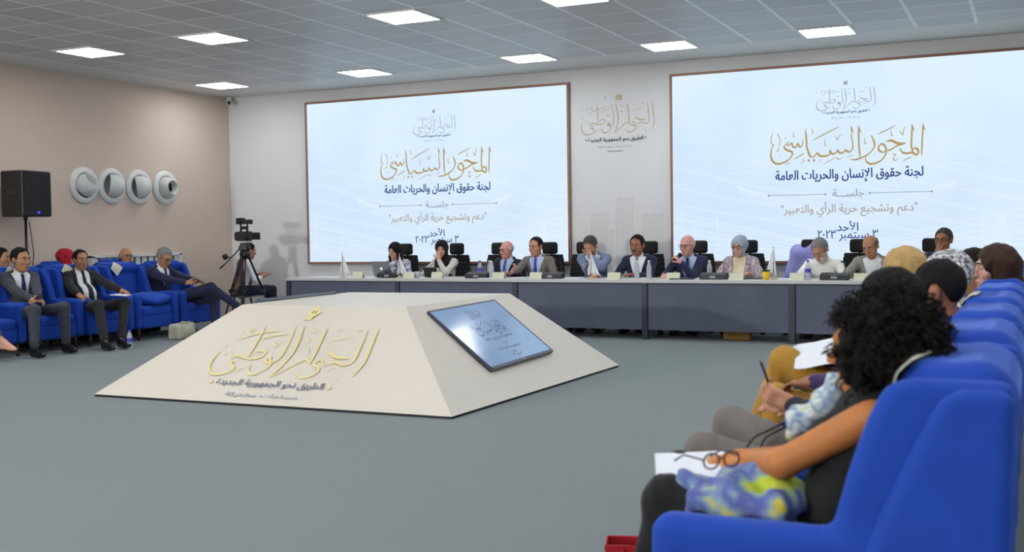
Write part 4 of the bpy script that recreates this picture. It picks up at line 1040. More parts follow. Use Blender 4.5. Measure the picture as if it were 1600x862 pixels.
        pr = [('c', (s * .070, -.01, .03), (s * .082, .0, -.09), .034, .036) for s in (-1, 1)] + [('c', (s * .082, .0, -.09), (s * .075, .02, -.09 - L), .036, .020) for s in (-1, 1)] + \
             [('c', (0, -.075, .03), (0, -.085, -.10), .055, .060), ('c', (-.04, -.07, -.1), (-.04, -.06, -.1 - L), .045, .03), ('c', (.04, -.07, -.1), (.04, -.06, -.1 - L), .045, .03)]
        v2 = Vol(axis(-.16, .16, hv * 1.2), axis(-.19, .14, hv * 1.2), axis(-.18 - L, .17, hv * 1.2)); q = v2.P()
        F = v2.put(v2.full(), [('e', (0, -.014, .036), (.078, .096, .091), None)], .02, off=.014); F = v2.put(F, pr, .03) + 1.8 * strands(*q) + .004 * np.sin(150 * q[0]) * np.clip(-q[2] * 8 + .6, 0, 1) + .008 * np.exp(-(q[0] / .006) ** 2) * (q[2] > .08)
        F = v2.put(F, [('e', (.005, .115, -.030), (.064, .094, .105), None)], .012, sub=True)
        place(link('hair', v2.mesh(F.astype(np.float32), 'hair'), hc, root))
    elif kind == 'hijab':
        v2 = Vol(axis(-.26, .26, .008), axis(-.20, .20, .008), axis(-.32, .17, .008)); q = v2.P()
        F = v2.put(v2.full(), Cr, .03, off=.017); F = v2.put(F, [('e', (0, -.045, .04), (.070, .085, .080), None)], .03, off=.016)
        F = v2.put(F, [('c', (0, -.01, -.09), (0, -.02, -.15), .074, .085)] if hair[2] >= 0 else [('e', (0, -.10, .02), (.05, .05, .06), None)], .04)
        if hair[2] > 0: F = v2.put(F, [('c', (-.10, -.03, -.215), (.10, -.03, -.215), .055, .055), ('e', (0, .055, -.22), (.085, .05, .075), None)], .07)
        F = F + .0025 * np.sin(60 * q[2] + 40 * q[1] + 10 * np.abs(q[0]))
        F = v2.put(F, [('e', (0, .115, -.012), (.056, .082, .080), None)] + ([('c', (0, .10, -.05), (0, .08, -.19), .062, .09)] if hair[2] < 0 else []), .01, sub=True)
        place(link('headscarf', v2.mesh(F.astype(np.float32), 'headscarf'), hc, root))
    elif kind == 'curly':
        curly(place, root, hc)
    # eyes, brows, mouth
    if hair[0] != 'curly':
        for s in (-1, 1):
            mb = MB(); mb.ball((s * .032, .080, .012), (.0125, .0120, .0068), 12, 8); mb.cur = 1; mb.ball((s * .032, .0885, .011), (.0066, .0052, .0062), 10, 6)
            place(mb.build('eye', [M['eye_white'], M['eye_dark']], root, True))
            place(MB().tube([(s * .014, .098, .030), (s * .030, .097, .036), (s * .048, .084, .032)], [.0032, .0042, .0022], 6).build('eyebrow', HAIR['black'] if hair[1] not in ('white', 'grey') else HAIR[hair[1]], root, True))
        place(MB().tube([(-.022, .090, -.067), (-.010, .0985, -.065), (0, .0995, -.066), (.010, .0985, -.065), (.022, .090, -.067)], [.002, .0042, .004, .0042, .002], 6).build('mouth', M['lip'], root, True))
    if mustache: place(MB().tube([(-.028, .090, -.056), (-.012, .101, -.048), (0, .104, -.047), (.012, .101, -.048), (.028, .090, -.056)], [.003, .006, .0055, .006, .003], 8).build('mustache', HAIR[mustache], root, True))
    if beard:
        F = hvox.put(hvox.full(), Cr + [('e', (0, .072, -.098), (.021, .018, .017), None)], .02, off=.008) + strands(hX, hY, hZ)
        F = np.maximum(F, hZ + .045 - .03 * np.clip(np.abs(hX) / .05, 0, 1)); F = np.maximum(F, .005 - hY)
        F = hvox.put(F, [('e', (0, .105, -.066), (.020, .03, .010), None)], .004, sub=True); head_part(F, 'beard', HAIR[beard])
    if glasses:
        mb = MB()
        for s in (-1, 1):
            mb.tube([(s * (.033 + .022 * math.cos(a)), .106 - .006 * abs(math.cos(a)) , .010 + .016 * math.sin(a)) for a in np.linspace(0, 2 * PI, 17)], .0022, 6, False)
            mb.tube([(s * .055, .100, .014), (s * .078, .06, .014), (s * .082, -.01, .008)], .0022, 6)
        mb.tube([(-.011, .108, .014), (0, .110, .017), (.011, .108, .014)], .002, 6); place(mb.build('glasses', glasses if not isinstance(glasses, bool) else M['glasses'], root, True))
    bpy.context.view_layer.update()
    mw = Matrix.Translation(Vector(loc)) @ Matrix.Rotation(rz, 4, 'Z') @ Matrix.Scale(sc, 4)
    info = dict(root=root, W=lambda p: mw @ Vector([float(v) for v in p]), HD=HD, AR=AR, H=H, mw=mw, CH=CH)
    return info
def n_dot(a, b): return float(np.asarray(a) @ np.asarray(b))
def curly(place, root, mat):
    """big loose afro of springy curls around a solid core"""
    rng = np.random.RandomState(5); hv = .010
    v2 = Vol(axis(-.26, .26, hv), axis(-.26, .22, hv), axis(-.24, .24, hv)); q = v2.P()
    F = v2.put(v2.full(), [('e', (0, -.045, .020), (.128, .122, .118), None), ('e', (0, -.042, -.048), (.150, .134, .090), None)], .05)
    F = F + .010 * np.sin(70 * q[0]) * np.sin(64 * q[1] + 2) * np.sin(75 * q[2]) + .006 * np.sin(130 * q[0] + 1) * np.sin(120 * q[2])
    F = v2.put(F, [('e', (0, .15, -.04), (.07, .10, .10), None)], .02, sub=True)
    h = place(link('hair', v2.mesh(F.astype(np.float32), 'hair'), mat, root))
    mb = MB()
    for i in range(1900):
        d = nrm(rng.normal(size=3)); 
        if d[1] > .55 and d[2] < .35: continue
        EL = ((V3(0, -.045, .020), V3(.128, .122, .118)), (V3(0, -.042, -.048), V3(.150, .134, .090))); c, rad = EL[i % 2]; o2, r2 = EL[1 - i % 2]
        if np.linalg.norm((c + d * rad - o2) / r2) < .97: continue
        p = c + d * rad * .95; a = nrm(np.cross(d, rng.normal(size=3))); b = np.cross(d, a); r = .007 + .005 * rng.rand(); L = .030 + .03 * rng.rand(); ph = rng.rand() * 6; sag = V3(0, 0, -1)
        pts = [p + d * L * t + sag * .012 * t * t + (a * math.cos(ph + 9 * t) + b * math.sin(ph + 9 * t)) * r * (.6 + .4 * t) for t in np.linspace(0, 1, 9)]
        mb.tube(pts, [.0026] * 8 + [.0012], 4)
    place(mb.build('curly_hair', mat, root, True))
# ================================================================ who sits at the table
def suit(name, c): return cloth(name, c, .85, .10, .1)
NAVY, NAVY2, CHAR, BLACKS = suit('navy_suit', (36, 40, 66)), suit('dark_navy_suit', (30, 34, 50)), suit('charcoal_suit', (62, 66, 74)), suit('black_suit', (34, 34, 38))
OLIVE, BLUEG, TANG = suit('grey_brown_suit', (110, 104, 96)), suit('blue_grey_suit', (112, 126, 154)), suit('grey_tan_suit', (138, 134, 126))
DARKT = suit('dark_trousers', (36, 38, 44))
TIEB, TIEN, TIEG, TIEK = cloth('blue_tie', (58, 78, 158), .6), cloth('navy_tie', (36, 38, 84), .6), cloth('grey_blue_tie', (120, 134, 160), .6), cloth('black_tie', (28, 28, 36), .6)
def T(x, y, z=.79): return ('w', (x, y, z))
LEGS = lambda x, y: ('w', [((x + .12, y - .45, .50), (x + .13, y - .47, .085)), ((x - .12, y - .45, .50), (x - .13, y - .50, .085))])
S = M['shoe']
w1 = person('woman with long dark hair in a patterned top behind the silver laptop', (0, 0, 0), PI, head_at=(-8.60, 14.08, 1.112), lean=14, head=(-8, 14, -4), skin='light', sc=.97, female=True, hair=('long', 'black', .16),
       arms=(T(-8.40, 13.78), T(-8.66, 13.74)), legs=LEGS(-8.6, 14.4), outfit=dict(shirt=patches('black_white_print', [(226, 226, 232), (210, 208, 220), (52, 46, 92), (222, 222, 230), (70, 60, 100)], 11), trousers=DARKT, shoes=S))
w2 = person('woman in a black headscarf and black vest resting her cheek on her hand', (0, 0, 0), PI, head_at=(-7.80, 14.08, 1.131), lean=12, head=(16, 8, 8), skin='light', sc=.98, female=True, hair=('hijab', HAIR['black'], 1),
       arms=(('h', (.045, .095, -.135)), T(-8.08, 13.78)), hints=((-.7, .3, -.8), None), hands=(dict(d=(.02, -.02, 1), n=(-.35, -.9, 0), hf=True, curl=.45), None), legs=LEGS(-7.8, 14.4),
       outfit=dict(shirt=cloth('pale_grey_shirt', (196, 194, 184)), vest=M['black_matte'], trousers=DARKT, shoes=S))
m3 = person('bald elderly man in glasses and dark suit with blue tie', (0, 0, 0), PI, head_at=(-6.82, 14.22, 1.118), lean=2, side=-3, twist=-8, head=(-20, 6, 0), skin='pink', hair=('fringe', 'white', -.03), glasses=True,
       arms=(T(-6.58, 13.85), T(-6.98, 13.88)), legs=LEGS(-6.82, 14.42), outfit=dict(shirt=M['shirt_blue'], tie=TIEB, jacket=NAVY2, trousers=NAVY2, shoes=S))
m4 = person('man in a grey brown suit with a bright blue tie, receding dark hair', (0, 0, 0), PI, head_at=(-6.30, 14.08, 1.157), lean=8, head=(-12, 6, 0), skin='tan', hscale=1.10, hair=('short', 'black', .025), hands=(None, dict(d=(-.5, .5, .5), n=(.6, .5, .3), curl=.6)),
       arms=(T(-6.06, 13.78), T(-6.44, 13.62, .84)), legs=LEGS(-6.30, 14.4), outfit=dict(shirt=M['shirt_blue'], tie=TIEB, jacket=OLIVE, trousers=OLIVE, shoes=S))
m5 = person('man in a blue grey suit bowing his head behind his hand while writing', (0, 0, 0), PI, head_at=(-5.42, 13.92, 1.165), lean=22, head=(-4, 34, 0), skin='tan', hscale=1.10, hair=('short', 'darkgrey', .0),
       arms=(('h', (-.022, .125, -.055)), T(-5.24, 13.62)), hints=((-.9, .2, -.6), (.9, -.1, -.5)), hands=(dict(d=(.1, -.35, .95), n=(.1, -1, -.2), hf=True, curl=.5), dict(d=(-.3, .8, -.35), n=(-.3, .1, -1), curl=.9)), legs=LEGS(-5.42, 14.42),
       outfit=dict(shirt=M['shirt_white'], tie=TIEK, jacket=BLUEG, trousers=BLUEG, shoes=S))
m6 = person('man with dark moustache in a navy suit and pale grey tie', (0, 0, 0), PI, head_at=(-4.79, 14.02, 1.166), lean=10, head=(-6, 5, 0), skin='brown', hscale=1.14, hair=('short', 'black', .01), mustache='black',
       arms=(T(-4.70, 13.66), T(-4.98, 13.72)), legs=LEGS(-4.79, 14.4), outfit=dict(shirt=M['shirt_white'], tie=TIEG, jacket=NAVY, trousers=NAVY, shoes=S))
m7 = person('bald older man in glasses and navy suit speaking into a hand microphone', (0, 0, 0), PI, head_at=(-4.10, 14.02, 1.160), lean=10, head=(-16, 8, 0), skin='pink', hscale=1.14, hair=('fringe', 'white', -.02), glasses=True,
       arms=(('h', (-.012, .175, -.17)), T(-4.30, 13.66)), hints=((-.7, -.2, -.9), None), hands=(dict(d=(.55, .25, .75), n=(.75, -.2, -.4), curl=1.25, thumb=1.0), dict(d=(-.1, .9, -.35), n=(0, -.3, -1), curl=.9)), legs=LEGS(-4.1, 14.4),
       outfit=dict(shirt=M['shirt_blue'], tie=TIEN, jacket=NAVY, trousers=NAVY, shoes=S))
w8 = person('woman in a pale blue headscarf, dark glasses and marbled jacket', (0, 0, 0), PI, head_at=(-3.43, 14.08, 1.138), lean=8, head=(-8, 8, 0), skin='light', hscale=1.08, female=True, hair=('hijab', cloth('pale_blue_scarf', (150, 166, 178)), -1), glasses=True,
       arms=(T(-3.20, 13.80), T(-3.62, 13.80)), legs=LEGS(-3.43, 14.4),
       outfit=dict(shirt=cloth('cream_blouse', (222, 208, 176)), jacket=patches('marbled_print', [(196, 176, 180), (86, 76, 100), (206, 190, 190), (120, 106, 130), (214, 200, 196)], 15, coord_scale=(1.6, 1.6, .5)), jk=dict(gap=.10, base=.05, lapel=False, zb=.1, m=.022), trousers=DARKT, shoes=S))
m9 = person('grey bearded man in a white shirt reading with lowered head', (0, 0, 0), PI, head_at=(-2.38, 13.90, 1.094), lean=24, head=(-14, 36, 6), skin='tan', hscale=1.16, hair=('short', 'grey', .0), beard='white',
       arms=(T(-2.18, 13.66), T(-2.62, 13.62)), legs=LEGS(-2.38, 14.42), outfit=dict(shirt=cloth('white_linen_shirt', (228, 228, 222), .85, .05), trousers=DARKT, shoes=S))
m10 = person('balding man in a grey tan suit and open white shirt, writing', (0, 0, 0), PI, head_at=(-1.80, 14.02, 1.128), lean=16, head=(-14, 22, 6), skin='olive', hscale=1.14, hair=('fringe', 'darkgrey', .0),
       arms=(T(-1.62, 13.74), T(-2.06, 13.62)), hands=(None, dict(d=(-.4, .8, -.3), n=(-.3, .1, -1), curl=.9)), legs=LEGS(-1.8, 14.42), outfit=dict(shirt=M['shirt_white'], jacket=TANG, trousers=TANG, shoes=S))
m11 = person('grey haired man in navy at the far end of the table, hand over his mouth', (0, 0, 0), PI, head_at=(-.97, 14.05, 1.196), lean=8, head=(-18, 4, 0), skin='brown', hscale=1.16, hair=('short', 'darkgrey', .0), glasses=True,
       arms=(T(-.78, 13.74), ('h', (.028, .098, -.125))), hints=(None, (.8, .2, -.8)), hands=(None, dict(d=(-.35, .1, .9), n=(-.1, -1, .1), hf=True, curl=.9)), legs=LEGS(-.97, 14.4), outfit=dict(shirt=M['shirt_white'], jacket=NAVY, trousers=NAVY, shoes=S))
# office chairs: a little to the side of their sitters
for x, y, rz, l in ((-8.71, 14.32, PI, 'black office chair behind the woman with the laptop'), (-7.82, 14.32, PI, 'black office chair behind the woman in the black headscarf'), (-7.12, 14.32, PI, 'black office chair behind the bald man with the blue tie'), (-6.30, 14.32, PI, 'black office chair behind the man in the grey brown suit'), (-5.77, 14.32, PI, 'black office chair behind the bowed man in the blue grey suit'), (-4.80, 14.32, PI, 'black office chair behind the man with the moustache'), (-4.10, 14.32, PI, 'black office chair behind the man with the microphone'), (-3.42, 14.32, PI, 'black office chair behind the woman in the marbled jacket'), (-2.62, 14.32, PI, 'office chair behind the bearded man, covered by a lavender jacket'), (-2.01, 14.32, PI, 'black office chair behind the man in the grey tan suit'), (-1.14, 14.32, PI, 'black office chair behind the man covering his mouth')):
    office_chair(x, y, rz, l)
# lavender jacket hung over the chair of the bearded man
def jk_mod(F, X, Y, Z): return F + .010 * np.sin(22 * X + 4 * Z) * np.sin(9 * Z)
o = sdf_obj('draped_jacket', [('b', (0, .02, .92), (.17, .07, .24), None, .06), ('c', (-.25, .03, .70), (-.10, .02, 1.10), .055, .10), ('c', (-.10, .02, 1.10), (.10, .02, 1.17), .10, .10), ('c', (.20, .02, .74), (.14, .02, 1.12), .07, .10)], M['lavender'], None, .014, .05, jk_mod)
o.location = (-2.68, 14.60, -.06); tag(o, 'lavender jacket hung over the chair behind the bearded man in white', 'jacket')

# ================================================================ things on the table
ZT = .75
def name_card(x, y, rz, label, first=[]):
    if not first:
        mb = MB(); w, h, d = .085, .085, .035
        mb.prism([(-d, 0), (-.004, h), (.004, h), (d, 0), (d - .005, 0), (0, h - .01), (-d + .005, 0)], (-w, 0, 0), V3(0, 1, 0), UZ, V3(1, 0, 0), 2 * w)
        o = mb.build('name_card', M['cream_card'], None); first.append(o)
    else: o = first[0].copy(); COL.objects.link(o)
    o.location = (x, y, ZT); o.rotation_euler = (0, 0, rz); return tag(o, label, 'name card', 'cream name cards on the table')
for x, l in ((-8.78, 'cream name card left of the laptop, beside the first flag'), (-7.93, 'cream name card between the second flag and the dark tablet'), (-7.48, 'cream name card before the woman in the black headscarf'), (-6.53, 'cream name card before the bald man with the blue tie'),
             (-5.98, 'cream name card before the man in the grey brown suit'), (-4.88, 'cream name card between the bowed man and the man with the moustache'), (-4.09, 'cream name card before the man with the microphone'), (-3.29, 'cream name card before the woman in the marbled jacket'),
             (-2.56, 'cream name card before the bearded man in white'), (-1.82, 'cream name card before the man in the grey tan suit')):
    name_card(x, 13.36, .05, l)
def mic_unit(x, label, first=[]):
    if not first:
        t = empty('conference_microphone', (x, 13.42, ZT)); 
        mb = MB(); mb.prism([(-.07, 0), (.07, 0), (.07, .075), (.05, .085), (-.07, .058)], (-.165, 0, 0), V3(0, 1, 0), UZ, V3(1, 0, 0), .33); mb.build('base', M['black'], t, bevel=.006)
        MB().box((0, -.072, .032), (.035, .003, .014)).build('display', M['grey_print_light'], t)
        MB().tube([(.11, .03, .07), (.115, .04, .14), (.10, .10, .19), (.075, .14, .205)], .0035, 6).build('gooseneck', M['black'], t, True)
        MB().tube([(.078, .136, .2035), (.045, .19, .212)], [.008, .009], 10).build('microphone_head', M['mesh_black'], t, True)
        first.append(t)
        o = t
    else: o = dup(first[0], (x, 13.42, ZT), 0)
    return tag(o, label, 'microphone', 'black microphone units on the table')
for x, l in ((-8.30, 'black microphone unit in front of the silver laptop'), (-6.88, 'black microphone unit before the three water bottles'), (-5.78, 'black microphone unit beside the man in the grey brown suit'), (-3.59, 'black microphone unit between the speaking man and the marbled jacket'), (-2.13, 'black microphone unit between the bearded man and the writing man')):
    mic_unit(x, l)
def bottle(x, y, z, label, h=.225, lab=None, group='water bottles on the table'):
    t = empty('water_bottle', (x, y, z), 0, label, 'bottle', group); s = h / .225
    prof = [(.001, 0), (.030, 0), (.033, .006), (.031, .03), (.033, .04), (.031, .055), (.033, .07), (.031, .085), (.033, .10), (.031, .118), (.033, .13), (.031, .150), (.020, .185), (.013, .198), (.013, .21), (.001, .21)]
    MB().lathe([(r * s, q * s) for r, q in prof], n=16).build('shell', M['bottle'], t, True)
    MB().cyl((0, 0, .205 * s), (0, 0, .226 * s), .0155 * s, n=14).build('cap', M['white_paint'] if lab is None else M['label_blue'], t)
    if lab: MB().lathe([(.0338 * s, .085 * s), (.0338 * s, .13 * s)], n=18).build('label', M['label_blue'], t, True)
    return t
for x, y, lab, l in ((-6.95, 13.62, 1, 'blue labelled bottle, first of three left of the bald man with the tie'), (-6.82, 13.66, None, 'clear bottle, middle of three left of the bald man with the tie'), (-6.68, 13.44, None, 'clear bottle right beside the arm of the bald man with the tie'),
                     (-4.62, 13.50, None, 'clear bottle before the chest of the man with the moustache'), (-4.43, 13.42, None, 'clear bottle at the left hand of the man with the moustache'), (-3.66, 13.48, None, 'clear bottle beside the man with the microphone'),
                     (-2.44, 13.40, 1, 'bottle with a blue label before the bearded man in white'), (-1.64, 13.55, None, 'clear bottle before the man in the grey tan suit')):
    bottle(x, y, ZT, l, .235, lab)
def desk_flag(x, y, rz, label, h=.30):
    t = empty('desk_flag', (x, y, ZT), rz, label, 'flag', 'white desk flags on gold stands')
    MB().lathe([(.001, 0), (.042, 0), (.045, .008), (.03, .018), (.01, .03), (.008, .05)], n=20).build('stand', M['gold_wall'], t, True)
    MB().cyl((0, 0, .04), (0, 0, h), .004, n=8).ball((0, 0, h), .007).build('pole', M['gold_wall'], t, True)
    n, m = 10, 10; vs = []; 
    for i in range(n + 1):
        for j in range(m + 1):
            q, p = i / n, j / m; z = h - .008 - q * (h - .07) - p * .02 * q; wd = (.010 + .115 * q ** .9) * p; vs.append((wd * .9 + .003, .016 * math.sin(p * 9 + q * 2) * q + .004, z - .045 * p * (1 - q)))
    mb = MB(); mb.add(vs, [(i * (m + 1) + j, i * (m + 1) + j + 1, (i + 1) * (m + 1) + j + 1, (i + 1) * (m + 1) + j) for i in range(n) for j in range(m)])
    mb.add([(-v[0] * .35, -v[1] + .003, v[2]) for v in vs], [(i * (m + 1) + j, (i + 1) * (m + 1) + j, (i + 1) * (m + 1) + j + 1, i * (m + 1) + j + 1) for i in range(n) for j in range(m)])
    o = mb.build('cloth', M['flag'], t, True); sm = o.modifiers.new('t', 'SOLIDIFY'); sm.thickness = .0015
    return t
desk_flag(-9.09, 13.42, .5, 'white desk flag at the empty left end of the table', .36)
desk_flag(-8.09, 13.36, .5, 'white desk flag before the woman with the laptop', .34)
desk_flag(-5.20, 13.36, .5, 'white desk flag before the bowed man in the blue grey suit', .36)
desk_flag(-2.85, 13.42, 2.9, 'white desk flag behind the yellow cup, left of the bearded man', .40)
t = empty('laptop', (-8.45, 13.62, ZT), -.12, 'open silver laptop with a glowing lid emblem', 'laptop')
MB().box((0, .02, .009), (.165, .115, .008)).build('keyboard_base', M['laptop'], t, bevel=.004)
R = rotm('x', .32); MB().box((0, -.098 - .115 * math.sin(.32) * 0 - .035, .125), (.165, .0045, .112), R).build('lid', M['laptop'], t, bevel=.004)
o = MB().ball((0, 0, 0), (.017, .0015, .019), 14, 8).ball((.008, 0, .022), (.003, .0012, .007), 8, 6).build('lid_emblem', glow('lid_glow', (250, 252, 255), 1.2), t, True); o.location = (0, -.1395, .125); o.rotation_euler = (.32, 0, 0)
t = empty('tablet', (-7.68, 13.52, ZT), .1, 'dark tablet propped up before the woman in the black headscarf', 'tablet')
MB().box((0, 0, .075), (.10, .006, .07), rotm('x', .30)).build('slab', M['black'], t, bevel=.004); MB().box((0, .03, .03), (.05, .004, .035), rotm('x', -.6)).build('prop', M['black'], t)
t = empty('drinking_glass', (-7.82, 13.40, ZT), 0, 'small clear drinking glass beside the dark tablet', 'glass'); MB().lathe([(.001, .003), (.026, .003), (.032, .09), (.030, .09), (.024, .008), (.001, .008)], n=18).build('shell', M['bottle'], t, True)
t = empty('yellow_cup', (-2.93, 13.36, ZT), 0, 'bright yellow paper cup with a dark lid at the foot of a desk flag', 'cup')
MB().lathe([(.001, 0), (.036, 0), (.046, .105), (.001, .105)], n=20).build('cup', M['yellow'], t, True); MB().lathe([(.001, .121), (.042, .121), (.048, .112), (.048, .103), (.001, .103)], n=20).build('lid', M['steel_dark'], t, True)
def sheets(x, y, z, rz, label, w=.105, d=.148, n=1, mat=None, tilt=(0, 0), cat='paper'):
    mb = MB()
    for i in range(n): mb.box((random.uniform(-.006, .006) * i, random.uniform(-.006, .006) * i, .0015 + .0022 * i), (w, d, .001), rotm('z', random.uniform(-.12, .12) * (i > 0)))
    o = mb.build('paper_sheet' if n == 1 else 'paper_stack', mat or M['white_paper'], None); o.location = (x, y, z); o.rotation_euler = (tilt[0], tilt[1], rz); return tag(o, label, cat, None)
for x, y, rz, n, l in ((-8.52, 13.36, .3, 1, 'white paper on the table before the laptop'), (-6.76, 13.45, .4, 3, 'white papers lying under the three bottles'), (-6.30, 13.50, .1, 3, 'white papers between the bald man and the grey brown suit'), (-5.48, 13.52, -.1, 4, 'white papers under the hands of the bowed man'),
                       (-4.62, 13.66, .1, 2, 'white papers before the man with the moustache'), (-3.86, 13.55, .1, 3, 'white papers before the man with the microphone'), (-3.10, 13.40, .5, 1, 'thin paper beside the yellow cup'), (-2.72, 13.60, .3, 3, 'white papers at the right arm of the bearded man'), (-2.02, 13.56, .0, 2, 'white papers under the pen of the man in the grey tan suit')):
    sheets(x, y, ZT, rz, l, n=n)
for x, y, rz, l in ((-3.98, 13.42, .1, 'dark folder on the table below the speaking man'), (-3.16, 13.50, -.1, 'dark folder on the table before the marbled jacket')):
    tag(box_obj('folder', (x, y, ZT + .008), (.15, .11, .007), M['black'], None, .003), l, 'folder')
def pen(p, d, label, c='black'):
    d = nrm(d); mb = MB(); mb.tube([V3(*p) - d * .06, V3(*p) + d * .07, V3(*p) + d * .082], [.0042, .0042, .0012], 8); o = mb.build('pen', M['chrome'] if c != 'black' else M['black'], None, True); return tag(o, label, 'pen')
pen((-5.26, 13.53, .80), (.3, -.5, -.75), 'dark pen in the writing hand of the bowed man'); pen((-2.04, 13.53, .80), (.2, -.5, -.7), 'silver pen in the writing hand of the man in the grey tan suit', 'c')
# hand microphone of the speaking man
W, d_, n_ = m7['HD'][0]; c = V3(*m7['W'](W + d_ * .085 + n_ * .020)); 
t = empty('hand_microphone', tuple(c), 0, 'black hand microphone held to the mouth of the bald man in navy', 'microphone')
hd = V3(*m7['W'](m7['H']((0, .135, -.062)))) - c; hd = nrm(hd)
MB().tube([-hd * .11, hd * .05], [.011, .016]).build('handle', M['black'], t, True); MB().ball(hd * .075, .026, 14, 10).build('grille', M['mesh_black'], t, True)
# bag under the table
o = sdf_obj('handbag', [('b', (0, 0, .09), (.17, .07, .09), None, .03), ('e', (0, -.02, .12), (.13, .08, .07), None)], M['bag_tan'], None, .012, .03); o.location = (-3.30, 13.42, .0); tag(o, 'tan leather handbag on the floor under the table', 'bag')
# ================================================================ guests on the left
RZL = -PI / 2
g1 = person('man in a charcoal suit and navy tie with clasped hands, looking aside', (0, 0, 0), RZL - .22, head_at=(-11.16, 9.57, 1.118), lean=6, head=(10, 2, 0), skin='olive', sc=1.04, hscale=1.16, hair=('short', 'black', .01), belly=.02,
       arms=(('w', (-10.72, 9.42, .66)), ('w', (-10.74, 9.36, .66))), hands=(dict(d=(.75, .55, -.2), n=(.3, -.2, -.9), curl=.9), dict(d=(-.75, .55, -.2), n=(-.3, -.2, -.9), curl=.9)), legs=('w', [((-10.56, 9.66, .54), (-10.50, 9.62, .09)), ((-10.52, 9.18, .54), (-10.44, 9.10, .09))]),
       outfit=dict(shirt=M['shirt_white'], tie=TIEN, jacket=CHAR, trousers=CHAR, shoes=S))
g2 = person('man in a black suit and black tie leaning back, a paper on his knee', (0, 0, 0), RZL - .30, head_at=(-11.22, 10.56, 1.087), lean=-6, head=(2, 2, 0), skin='olive', sc=1.0, hscale=1.08, hair=('short', 'black', .03), belly=.10,
       arms=(('w', (-10.60, 10.72, .66)), ('w', (-10.80, 10.14, .64))), legs=('w', [((-10.46, 10.54, .54), (-10.24, 10.24, .09)), ((-10.50, 10.14, .54), (-10.20, 9.94, .09))]),
       outfit=dict(shirt=M['shirt_white'], tie=TIEK, jacket=BLACKS, jk=dict(gap=.0, base=.088, zb=.12, flare=.25, lapel=False), trousers=BLACKS, shoes=S))
g3 = person('grey haired man in a navy suit and glasses reading papers, legs crossed', (0, 0, 0), RZL + .02, head_at=(-11.16, 12.02, 1.082), lean=6, head=(-6, 24, 0), skin='olive', sc=1.02, hscale=1.12, hair=('short', 'grey', .0), glasses=True,
       arms=(('w', (-10.66, 12.16, .74)), ('w', (-10.68, 11.98, .72))), hands=(None, dict(d=(.1, .9, .1), n=(-.6, 0, -.6), curl=.9)), legs=('w', [((-10.50, 12.28, .50), (-10.36, 12.12, .09)), ((-10.42, 12.12, .66), (-10.10, 12.36, .36))]),
       outfit=dict(shirt=M['shirt_white'], tie=TIEN, jacket=NAVY, trousers=NAVY, shoes=S))
g4 = person('bald man peeking over the empty armchair before the white radiator', (0, 0, 0), RZL, head_at=(-12.03, 12.17, 1.095), lean=0, head=(-20, 0, 0), skin='olive', hair=('fringe', 'black', -.03), legs=[((-.1, .36, .50), (-.1, .34, .085)), ((.1, .36, .50), (.1, .34, .085))],
       arms=((-.12, .24, .64), (.12, .24, .64)), outfit=dict(shirt=CHAR, trousers=DARKT, shoes=S), glasses=True)
g5 = person('person in a red headscarf behind the black suited man', (0, 0, 0), RZL, head_at=(-12.03, 11.08, 1.097), lean=0, head=(28, 0, 0), skin='light', female=True, hair=('hijab', cloth('red_scarf', (158, 24, 42)), 1), legs=[((-.1, .36, .50), (-.1, .34, .085)), ((.1, .36, .50), (.1, .34, .085))],
       arms=((-.12, .24, .64), (.12, .24, .64)), outfit=dict(shirt=DARKT, trousers=DARKT, shoes=S))
g6 = person('dark haired man in the back row beside the loudspeaker stand', (0, 0, 0), RZL, head_at=(-12.03, 10.02, 1.134), lean=0, head=(20, 4, 0), skin='olive', hair=('short', 'black', 0), legs=[((-.1, .36, .50), (-.1, .34, .085)), ((.1, .36, .50), (.1, .34, .085))],
       arms=((-.12, .24, .64), (.12, .24, .64)), outfit=dict(shirt=M['shirt_blue'], jacket=CHAR, trousers=DARKT, shoes=S))
g7 = person('woman at the left edge of the photo, only her crossed leg and sandal showing', (0, 0, 0), RZL, head_at=(-11.2, 8.55, 1.10), lean=2, skin='light', female=True, hair=('long', 'black', .15), legs=('w', [((-10.68, 8.52, .57), (-10.46, 8.70, .22)), ((-10.62, 8.30, .50), (-10.58, 8.28, .085))]),
       arms=((-.12, .30, .64), (.12, .30, .64)), outfit=dict(shirt=BLACKS, skirt=patches('dark_speckled_print', [(34, 34, 36), (30, 30, 32), (90, 88, 80), (32, 32, 34)], 60), skirt_len=.72))
o = sdf_obj('sandal', [('b', (0, .06, -.005), (.036, .115, .008), None, .007), ('c', (-.034, .09, .0), (0, .095, .032), .006, .006), ('c', (0, .095, .032), (.034, .09, .0), .006, .006), ('c', (-.032, .0, .0), (0, .02, .045), .006, .006), ('c', (0, .02, .045), (.032, 0, .0), .006, .006)], M['black'], None, .005, .006)
o.matrix_world = Matrix.Translation((-10.42, 8.70, .132)) @ Matrix.Rotation(RZL, 4, 'Z') @ Matrix.Rotation(-.10, 4, 'X'); tag(o, 'black strappy sandal on the crossed foot at the left edge', 'sandal')
sheets(-10.50, 10.52, .645, .5, 'white paper on the knee of the black suited man', .10, .14, 2, tilt=(.0, .08))
o = sheets(-10.52, 12.10, .82, .2, 'pale blue papers held by the reading man in navy', .15, .105, 3, M['blue_paper'], tilt=(.1, -.25))
t = empty('phone', (-10.70, 9.42, .685), .6, 'black phone in the clasped hands of the charcoal suited man', 'phone'); MB().box((0, 0, 0), (.038, .075, .005), rotm('x', .3)).build('casing', M['black'], t, bevel=.004)
bottle(-10.06, 10.20, 0, 'water bottle on the carpet by the shoe of the black suited man', .24, 1, None)
